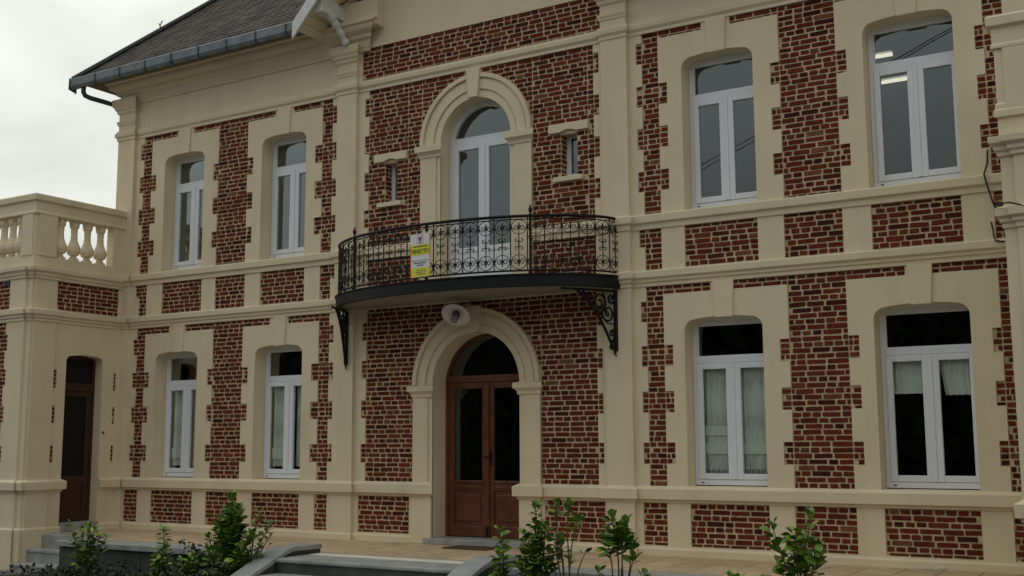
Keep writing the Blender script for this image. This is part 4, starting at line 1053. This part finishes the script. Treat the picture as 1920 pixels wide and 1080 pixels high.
def wing_right():
    wg=thing('side_wing','cream corner pier of the matching low wing at the right edge beside the cables','side wing',(9.9,-1,GZ))
    fb=[(8.98,11.3,4.46,5.02),(9.08,11.3,1.40,4.24),(9.0,11.3,.6,1.165)]
    grid_wall(AXR,11.5,GZ,5.25,fb,[],TFR,wg,thick=.3,noend=True)
    br=[]
    for r_ in fb: lay(r_,TFR,br)
    place_bricks(br,wg,0)
    mb=MB(); mb.quad((AXR,AF,GZ),(AXR,.02,GZ),(AXR,.02,5.25),(AXR,AF,5.25)); mb.build('wall',M['stucco'],wg)
    TSR=Matrix.Translation((AXR,0,0)) @ Matrix.Rotation(R(-90),4,'Z')   # faces -X
    pil=(8.385,8.86)
    for nm,prof in (('plinth',P_APL),('sill_band',P_SILLG),('string_course',P_MID),('cornice',P_ACO)):
        mb=MB(TFR); mb.profile(prof,AXR,11.5,0,1,0); mb.build(nm,M['stucco'],wg,bevel=.004)
        mb=MB(TFR); mb.profile(prof,pil[0],pil[1],-.045,1,1,back=.04); mb.build(nm,M['stucco'],wg,bevel=.004)
        mb=MB(TSR); mb.profile(prof,0.0,2.07,0,0,1); mb.build(nm,M['stucco'],wg,bevel=.004)
    mb=MB(TFR); mb.box(pil[0],pil[1],-.045,.01,GZ,5.05); mb.build('pilaster',M['stucco'],wg,bevel=.006)
    mb=MB(TFR); mb.box(AXR,11.5,0,.19,5.25,5.455); mb.build('parapet_base',M['stucco'],wg)
    mb=MB(TFR); mb.box(AXR,8.86,0,.22,5.455,6.23); mb.box(AXR+.09,8.8,-.026,.0,5.455,6.225); mb.build('parapet_pier',M['stucco'],wg,bevel=.006)
    mb=MB(TFR); mb.profile([(0,5.455),(-.035,5.46),(-.035,5.53),(-.02,5.55),(-.02,5.60),(0,5.62)],AXR,8.86,0,1,1,back=.2); mb.build('pier_base',M['stucco'],wg,bevel=.004)
    mb=MB(TFR); mb.profile(P_RAIL,AXR,11.5,0,1,0,back=.22); mb.build('top_rail',M['stucco'],wg,bevel=.005)
    for k in range(9):
        p=TFR @ Vector((9.05+.27*k,.095,0)); inst('baluster',balm,wg,(p.x,p.y,0))
    mb=MB(TSR); mb.box(0,2.07,.02,.2,5.25,6.2) if 0 else mb.profile(P_RAIL,0,2.07,0,0,1,back=.2); mb.build('top_rail',M['stucco'],wg,bevel=.005)
    mb=MB(TSR); mb.box(0,2.0,.0,.19,5.25,5.455); mb.build('parapet_base',M['stucco'],wg)
    for k in range(5):
        p=TSR @ Vector((.4+.29*k,.095,0)); inst('baluster',balm,wg,(p.x,p.y,0))
    mb=MB(); mb.box(AXR+.01,11.5,AF+.01,4,5.15,5.24); mb.build('terrace_deck',M['soffit'],wg)
wing_right()

# ------------------------------------------------------------------ terrace and steps
TZ=.44
def terrace():
    XL,XR,YF=-6.55,8.2,-2.45
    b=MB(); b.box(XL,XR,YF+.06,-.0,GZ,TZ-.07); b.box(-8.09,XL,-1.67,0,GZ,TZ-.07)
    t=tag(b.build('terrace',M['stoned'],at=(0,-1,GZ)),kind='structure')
    bed_=MB(); bed_.box(-8.085,8.19,-1.66,-.001,TZ-.07,TZ-.012); bed_.box(XL+.01,XR,-2.12,-1.66,TZ-.07,TZ-.012); bed_.build('tile_bed',M['soffit'],t)
    tm=[]
    for k in range(4):
        m=MB(); j=lambda:random.uniform(-.004,.004); s_=.218
        m.add([(-s_,-s_,.0),(s_,-s_,.0),(s_,s_,.0),(-s_,s_,.0),(-s_+.004,-s_+.004,.012+j()*.3),(s_-.004,-s_+.004,.012+j()*.3),(s_-.004,s_-.004,.012+j()*.3),(-s_+.004,s_-.004,.012+j()*.3)],[(4,5,6,7),(0,1,5,4),(1,2,6,5),(2,3,7,6),(3,0,4,7)])
        me=m.mesh('tile'); me.materials.append(M['tile']); tm.append(me)
    nx=0
    for i in range(36):
        for j in range(5):
            x=-7.86+.4455*i; y=-.235-.4455*j
            if j==4: continue
            if x>8.0: continue
            if y-.22<-1.67 and x-.22<XL: continue
            inst('tile',random.choice(tm),t,(x,y,TZ-.012),(0,0,random.choice((0,R(90),R(180)))))
    # pale border strip and blue stone coping
    x=XL
    def slab(nm,x0,x1,y0,y1,z0,z1,m,bev=.012):
        q=MB(); q.box(x0+.003,x1-.003,y0,y1,z0,z1); q.build(nm,M[m],t,bevel=bev)
    x=-2.0+.2
    for k in range(5):
        slab('border_stone',-1.24+.64*k,-.60+.64*k,-2.28,-2.02,TZ-.06,TZ+.001,'stonel',.006)
    for x0,x1 in ((XL,-1.60),(2.12,XR)):
        n=max(1,round((x1-x0)/1.15)); st=(x1-x0)/n
        for k in range(n): slab('coping_stone',x0+st*k,x0+st*(k+1),YF-.03,-2.02,TZ-.09,TZ+.004,'stone')
    for x0,x1 in ((XL,-1.60),(2.12,XR)):
        n=max(1,round((x1-x0)/.9)); st=(x1-x0)/n
        for k in range(n):
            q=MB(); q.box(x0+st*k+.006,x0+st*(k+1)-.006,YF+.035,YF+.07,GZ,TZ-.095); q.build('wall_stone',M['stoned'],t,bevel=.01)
terrace()
def steps_front():
    st=thing('entrance_steps','broad grey stone steps between two curved cheek walls leading up to the terrace','steps',(.27,-3,GZ))
    zs=[TZ,.24,.04]; X0,X1=-1.25,1.80
    for k,z in enumerate(zs):
        yf=-2.93-.34*k; yb=-2.28 if k==0 else -2.93-.34*(k-1)+.04
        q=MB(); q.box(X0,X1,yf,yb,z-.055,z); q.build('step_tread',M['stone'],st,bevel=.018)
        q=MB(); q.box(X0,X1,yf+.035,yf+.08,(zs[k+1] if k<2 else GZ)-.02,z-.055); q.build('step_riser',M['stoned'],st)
    for xa,xb,sg in ((-1.60,-1.25,-1),(1.80,2.15,1)):
        # side profile in (y,z): flat at the terrace, ramping down in a curve to the garden
        top=[(-1.95,.565),(-2.55,.57),(-2.70,.545 if sg>0 else .53)]
        n=12
        for k in range(1,n+1):
            u=k/n; y=-2.70-1.55*u; z=(.545-.62*(u*u*(3-2*u))*.55-.30*u*.9) if sg>0 else .53-.62*u; top.append((y,z))
        top+= [(-4.32,GZ+.02)]
        cw=.07
        body=MB(); P=[(y,z-cw) for y,z in top]; 
        vs=[(xa+.03,y,max(GZ,z)) for y,z in P]+[(xb-.03,y,max(GZ,z)) for y,z in P]+[(xa+.03,y,GZ-.01) for y,z in P]+[(xb-.03,y,GZ-.01) for y,z in P]
        m=len(P); fs=[]
        for i in range(m-1): fs+=[(i,i+1,m+i+1,m+i),(2*m+i,2*m+i+1,i+1,i),(m+i,m+i+1,3*m+i+1,3*m+i)]
        fs+=[(0,m,3*m,2*m)]
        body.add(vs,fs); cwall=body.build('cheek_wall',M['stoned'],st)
        cp=MB(); vs=[];fs=[]
        for y,z in top:
            vs+=[(xa,y,z-cw),(xb,y,z-cw),(xb,y,z),(xa,y,z)]
        for i in range(len(top)-1):
            o=4*i
            for k in range(4): fs.append((o+k,o+(k+1)%4,o+4+(k+1)%4,o+4+k))
        fs+=[(3,2,1,0),tuple(4*(len(top)-1)+k for k in range(4))]
        cp.add(vs,fs); cp.build('cheek_coping',M['stone'],cwall,bevel=.01)
steps_front()
def steps_side():
    st=thing('corner_steps','small grey stone steps squeezed between the side wing and the terrace end','steps',(-7.3,-2,GZ))
    for yf,z0,z1,yb in ((-1.68,.20,TZ+.002,-1.2),(-1.99,-.02,.205,-1.66),(-2.30,GZ,-.02,-1.97)):
        q=MB(); q.box(-8.03,-6.56,yf,yb,z1-.055 if z1<TZ else z0,z1); q.build('step_tread',M['stone'],st,bevel=.012)
        if z1<TZ:
            q=MB(); q.box(-8.02,-6.57,yf+.02,yb,z0-.02,z1-.055); q.build('step_riser',M['stone'],st)
steps_side()
dm=MB(); dm.box(-.05,.72,-.62,-.16,TZ+.002,TZ+.018)
for k in range(18): dm.box(-.04+.0425*k,-.01+.0425*k,-.60,-.18,TZ+.018,TZ+.022)
tag(dm.build('doormat',M['matbrown'],at=(.33,-.4,TZ)),'thin brown coir doormat lying on the tiles in front of the double door','doormat')

# ------------------------------------------------------------------ shrubs
def leaf_mesh(k):
    rnd=random.Random(k); n=5; vs=[];fs=[]
    wd=[.0,.30,.46,.50,.36,.0]; 
    for i in range(6):
        t=i/5; x=t; droop=-.22*t*t+.06*t; hw=wd[i]*.74
        fold=.10*hw
        vs+=[(x,-hw,droop+fold*1.6+rnd.uniform(-.02,.02)),(x,0,droop),(x,hw,droop+fold*1.6+rnd.uniform(-.02,.02))]
    for i in range(5):
        o=3*i; fs+=[(o,o+3,o+4,o+1),(o+1,o+4,o+5,o+2)]
    me=bpy.data.meshes.new('leaf'); me.from_pydata(vs,[],fs); me.update()
    for p in me.polygons: p.use_smooth=True
    return me
LM=[leaf_mesh(k) for k in range(4)]; LY=[leaf_mesh(k+9) for k in range(3)]
for m in LM: m.materials.append(M['leaf'])
for m in LY: m.materials.append(M['young'])
def shrub(name,label,x,y,stems,seed,leafsize=.10,young=.12,z0=0.0):
    """stems: (dx, dy, height, first leaf fraction, leaf count)"""
    rnd=random.Random(seed); t=thing(name,label,'shrub',(x,y,z0),'young shrubs in the bed before the terrace')
    for (dx,dy,h,f0,nl) in stems:
        nl=int(nl*1.8); n=10; pts=[]; ph=rnd.uniform(0,6)
        bx,by=rnd.uniform(-.05,.05),rnd.uniform(-.05,.05)
        for k in range(n+1):
            u=k/n; pts.append(Vector((x+bx+dx*u**1.3+.02*math.sin(u*6+ph),y+by+dy*u**1.3+.02*math.cos(u*5+ph),z0+h*u-.03)))
        s=MB(); s.tube(pts,[.011*(1-.65*k/n)+.002 for k in range(n+1)],6); s.build('stem',M['stem'] if rnd.random()<.65 else M['stemg'],t,smooth=True)
        phi=rnd.uniform(0,6.28)
        for i in range(nl):
            u=f0+(1-f0)*((i+.5)/nl)**.85; k=min(n-1,int(u*n)); p=pts[k].lerp(pts[k+1],u*n-k)
            phi+=2.4+rnd.uniform(-.4,.4); el=R(rnd.uniform(-10,35)+ (45 if u>.93 else 15*u))
            sz=leafsize*rnd.uniform(.65,1.2)*(1-.35*max(0,u-.75)/.25)
            dirv=Vector((math.cos(phi)*math.cos(el),math.sin(phi)*math.cos(el),math.sin(el)))
            p=p+Vector((dirv.x,dirv.y,dirv.z*.4))*rnd.uniform(.0,.06)
            q=dirv.to_track_quat('X','Z') @ __import__('mathutils').Quaternion((1,0,0),rnd.uniform(-.6,.6))
            yg = rnd.random()<young*(2.2 if u>.85 else .6)
            o=bpy.data.objects.new('leaf',rnd.choice(LY if yg else LM)); col.objects.link(o); o.location=p; o.rotation_mode='XYZ'; o.rotation_euler=q.to_euler(); o.scale=(sz,sz,sz)
            setpar(o,t)
    return t
def auto(n,spread,h,seed,f0=.3,nl=16):
    r=random.Random(seed); return [(r.uniform(-spread,spread),r.uniform(-spread*.6,spread*.6),h*r.uniform(.7,1.0),f0*r.uniform(.7,1.3),int(nl*r.uniform(.7,1.3))) for _ in range(n)]
shrub('leafy_shrub','young bright green shrub before the corner steps at the side wing door',-5.0,-3.12,auto(10,.34,.86,1,.2,16),11,0.112,.22)
shrub('leafy_shrub','thin pale green shrub with one tall leafy shoot, second from the side wing',-3.35,-3.12,[(.02,0,.82,.2,26),(.15,.05,.55,.3,12),(-.2,0,.42,.2,14),(.1,-.1,.38,.2,14),(-.1,.1,.5,.2,14)],12,0.112,.3)
shrub('leafy_shrub','low straggling shrub between the thin shoot and the tallest shrub',-2.72,-3.12,auto(7,.3,.55,5,.35,9),13,0.105,.15)
shrub('leafy_shrub','tallest dense dark green shrub left of the entrance steps',-1.98,-3.08,[(-.02,0,1.32,.38,50),(.08,.05,1.15,.4,44),(.20,0,1.08,.36,44),(-.16,.02,.98,.4,40),(-.28,-.05,.90,.35,34),(.42,.08,.80,.4,26),(-.42,.0,.74,.35,22),(.36,-.05,.62,.3,22),(-.3,-.08,.55,.25,22),(.02,-.1,.98,.36,40),(-.10,.1,1.12,.45,38)],14,0.138,.08)
shrub('leafy_shrub','slender leafy shoot at the foot of the left cheek wall',-1.72,-3.0,[(.30,.0,1.12,.62,12),(.38,.06,.78,.7,6),(.2,0,.7,.6,8),(.1,.05,.62,.5,8),(.44,.0,.95,.8,7)],15,0.112,.12)
shrub('leafy_shrub','upright shrub with dense green tip right of the steps before the brick panel',3.05,-3.15,[(0,0,1.31,.35,46),(.16,.02,1.08,.35,36),(.26,.0,.84,.4,16),(-.24,.0,.78,.4,16),(-.14,0,.98,.3,30),(.14,.0,1.0,.3,28),(-.02,-.06,.9,.2,26),(.3,.0,.7,.2,18),(-.3,.02,.62,.2,18)],16,0.131,.06)
shrub('leafy_shrub','sparse shrub with yellow green leaves leaning over the right cheek wall',2.62,-3.2,[(-.10,0,1.02,.45,18),(.0,.0,.72,.3,18),(-.05,-.05,.55,.2,16),(.1,0,.5,.3,10),(-.2,-.1,.32,.2,10)],17,0.125,.35)
shrub('leafy_shrub','twiggy shrub with a few leaves at its tips beside the dense green one',3.42,-3.12,[(-.12,.0,1.34,.86,9),(.06,.0,1.33,.88,12),(.14,0,1.18,.85,12),(.02,.05,.9,.8,6),(.3,0,.78,.95,2),(-.2,0,.8,.9,3),(.18,.05,.7,.9,3),(.0,.0,.98,.9,3)],18,0.125,.12)
shrub('leafy_shrub','bare stemmed shrub with one round green head before the right pilaster',4.12,-3.15,[(-.06,0,1.20,.72,26),(.06,.0,1.16,.70,26),(.0,.04,1.1,.72,22),(-.14,.0,.95,.75,12),(.24,.0,.78,.85,6),(.3,.05,.55,.8,4),(-.2,.0,.6,.9,3),(.16,.03,.9,.9,5)],19,0.151,.06)
shrub('leafy_shrub','open branched shrub with large leaves at the right below the wide lower window',6.22,-3.2,[(-.26,.0,1.18,.55,13),(-.10,.0,1.05,.5,15),(.05,.0,1.12,.5,18),(.16,.0,1.28,.72,8),(.22,.0,1.0,.5,14),(.1,-.05,.85,.4,16),(-.2,-.05,.8,.5,10),(.3,0,.9,.8,6),(-.36,0,.62,.4,10),(.36,.0,.6,.4,10),(.0,-.05,.7,.3,14)],20,0.151,.16)
shrub('leafy_shrub','small yellow green shrub tip at the bottom edge between the two right shrubs',5.60,-3.3,auto(4,.10,.80,8,.3,20),21,0.118,.95)
# dark low growth round the left shrubs
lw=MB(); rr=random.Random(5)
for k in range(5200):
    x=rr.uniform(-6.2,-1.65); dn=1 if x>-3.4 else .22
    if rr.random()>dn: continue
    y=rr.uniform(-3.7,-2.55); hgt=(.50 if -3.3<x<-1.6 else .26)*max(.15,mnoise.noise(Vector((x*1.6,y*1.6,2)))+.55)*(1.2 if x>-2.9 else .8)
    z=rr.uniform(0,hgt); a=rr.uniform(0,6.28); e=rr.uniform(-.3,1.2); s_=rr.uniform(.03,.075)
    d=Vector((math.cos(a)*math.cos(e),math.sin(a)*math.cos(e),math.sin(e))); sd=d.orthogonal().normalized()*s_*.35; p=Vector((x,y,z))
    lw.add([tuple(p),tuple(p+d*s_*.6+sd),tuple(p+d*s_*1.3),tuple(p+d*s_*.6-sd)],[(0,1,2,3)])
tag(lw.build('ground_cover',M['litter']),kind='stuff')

# ------------------------------------------------------------------ across the street: unseen trees added to darken the lower panes, and mirrored wires
tl=MB(); rr=random.Random(3)
for k in range(11000):
    x=rr.uniform(-95,25); top=11.0+1.4*mnoise.noise(Vector((x*.16,0,0)))+.8*mnoise.noise(Vector((x*.6,4,0)))
    z=rr.uniform(GZ,top); y=-43+rr.uniform(-1.5,1.5)*(1-.5*z/top)+1.2*mnoise.noise(Vector((x*.3,z*.3,0)))
    s_=rr.uniform(.5,1.1); a=rr.uniform(0,6.28); b_=rr.uniform(-.6,.6)
    u=Vector((math.cos(a),math.sin(a)*.4,b_)).normalized()*s_; v=Vector((-.3*math.sin(a),.3,1)).normalized()*s_*.7; p=Vector((x,y,z))
    tl.add([tuple(p-u),tuple(p-v),tuple(p+u),tuple(p+v)],[(0,1,2,3)])
tl.quad((-95,-43.8,GZ),(25,-43.8,GZ),(25,-43.8,9.6),(-95,-43.8,9.6))
tag(tl.build('unseen_treeline',M['treefar']),kind='stuff')
for dz,lab in ((0,'lower of the two thin overhead wires mirrored in the upper right windows'),(.30,'upper of the two thin overhead wires mirrored in the upper right windows')):
    A=Vector((-13.5,-34.8,13.65+dz)); B=Vector((6.2,-21.3,15.9+dz*.2)); D=(B-A)
    u=thing('overhead_wire',lab,'wire',A,'overhead wires above the street')
    q=MB(); q.tube([tuple(A+D*(t/8*1.5-.25)+Vector((0,0,-.05*math.sin(math.pi*t/8)))) for t in range(9)],.018,5); q.build('wire_strand',M['cable'],u)
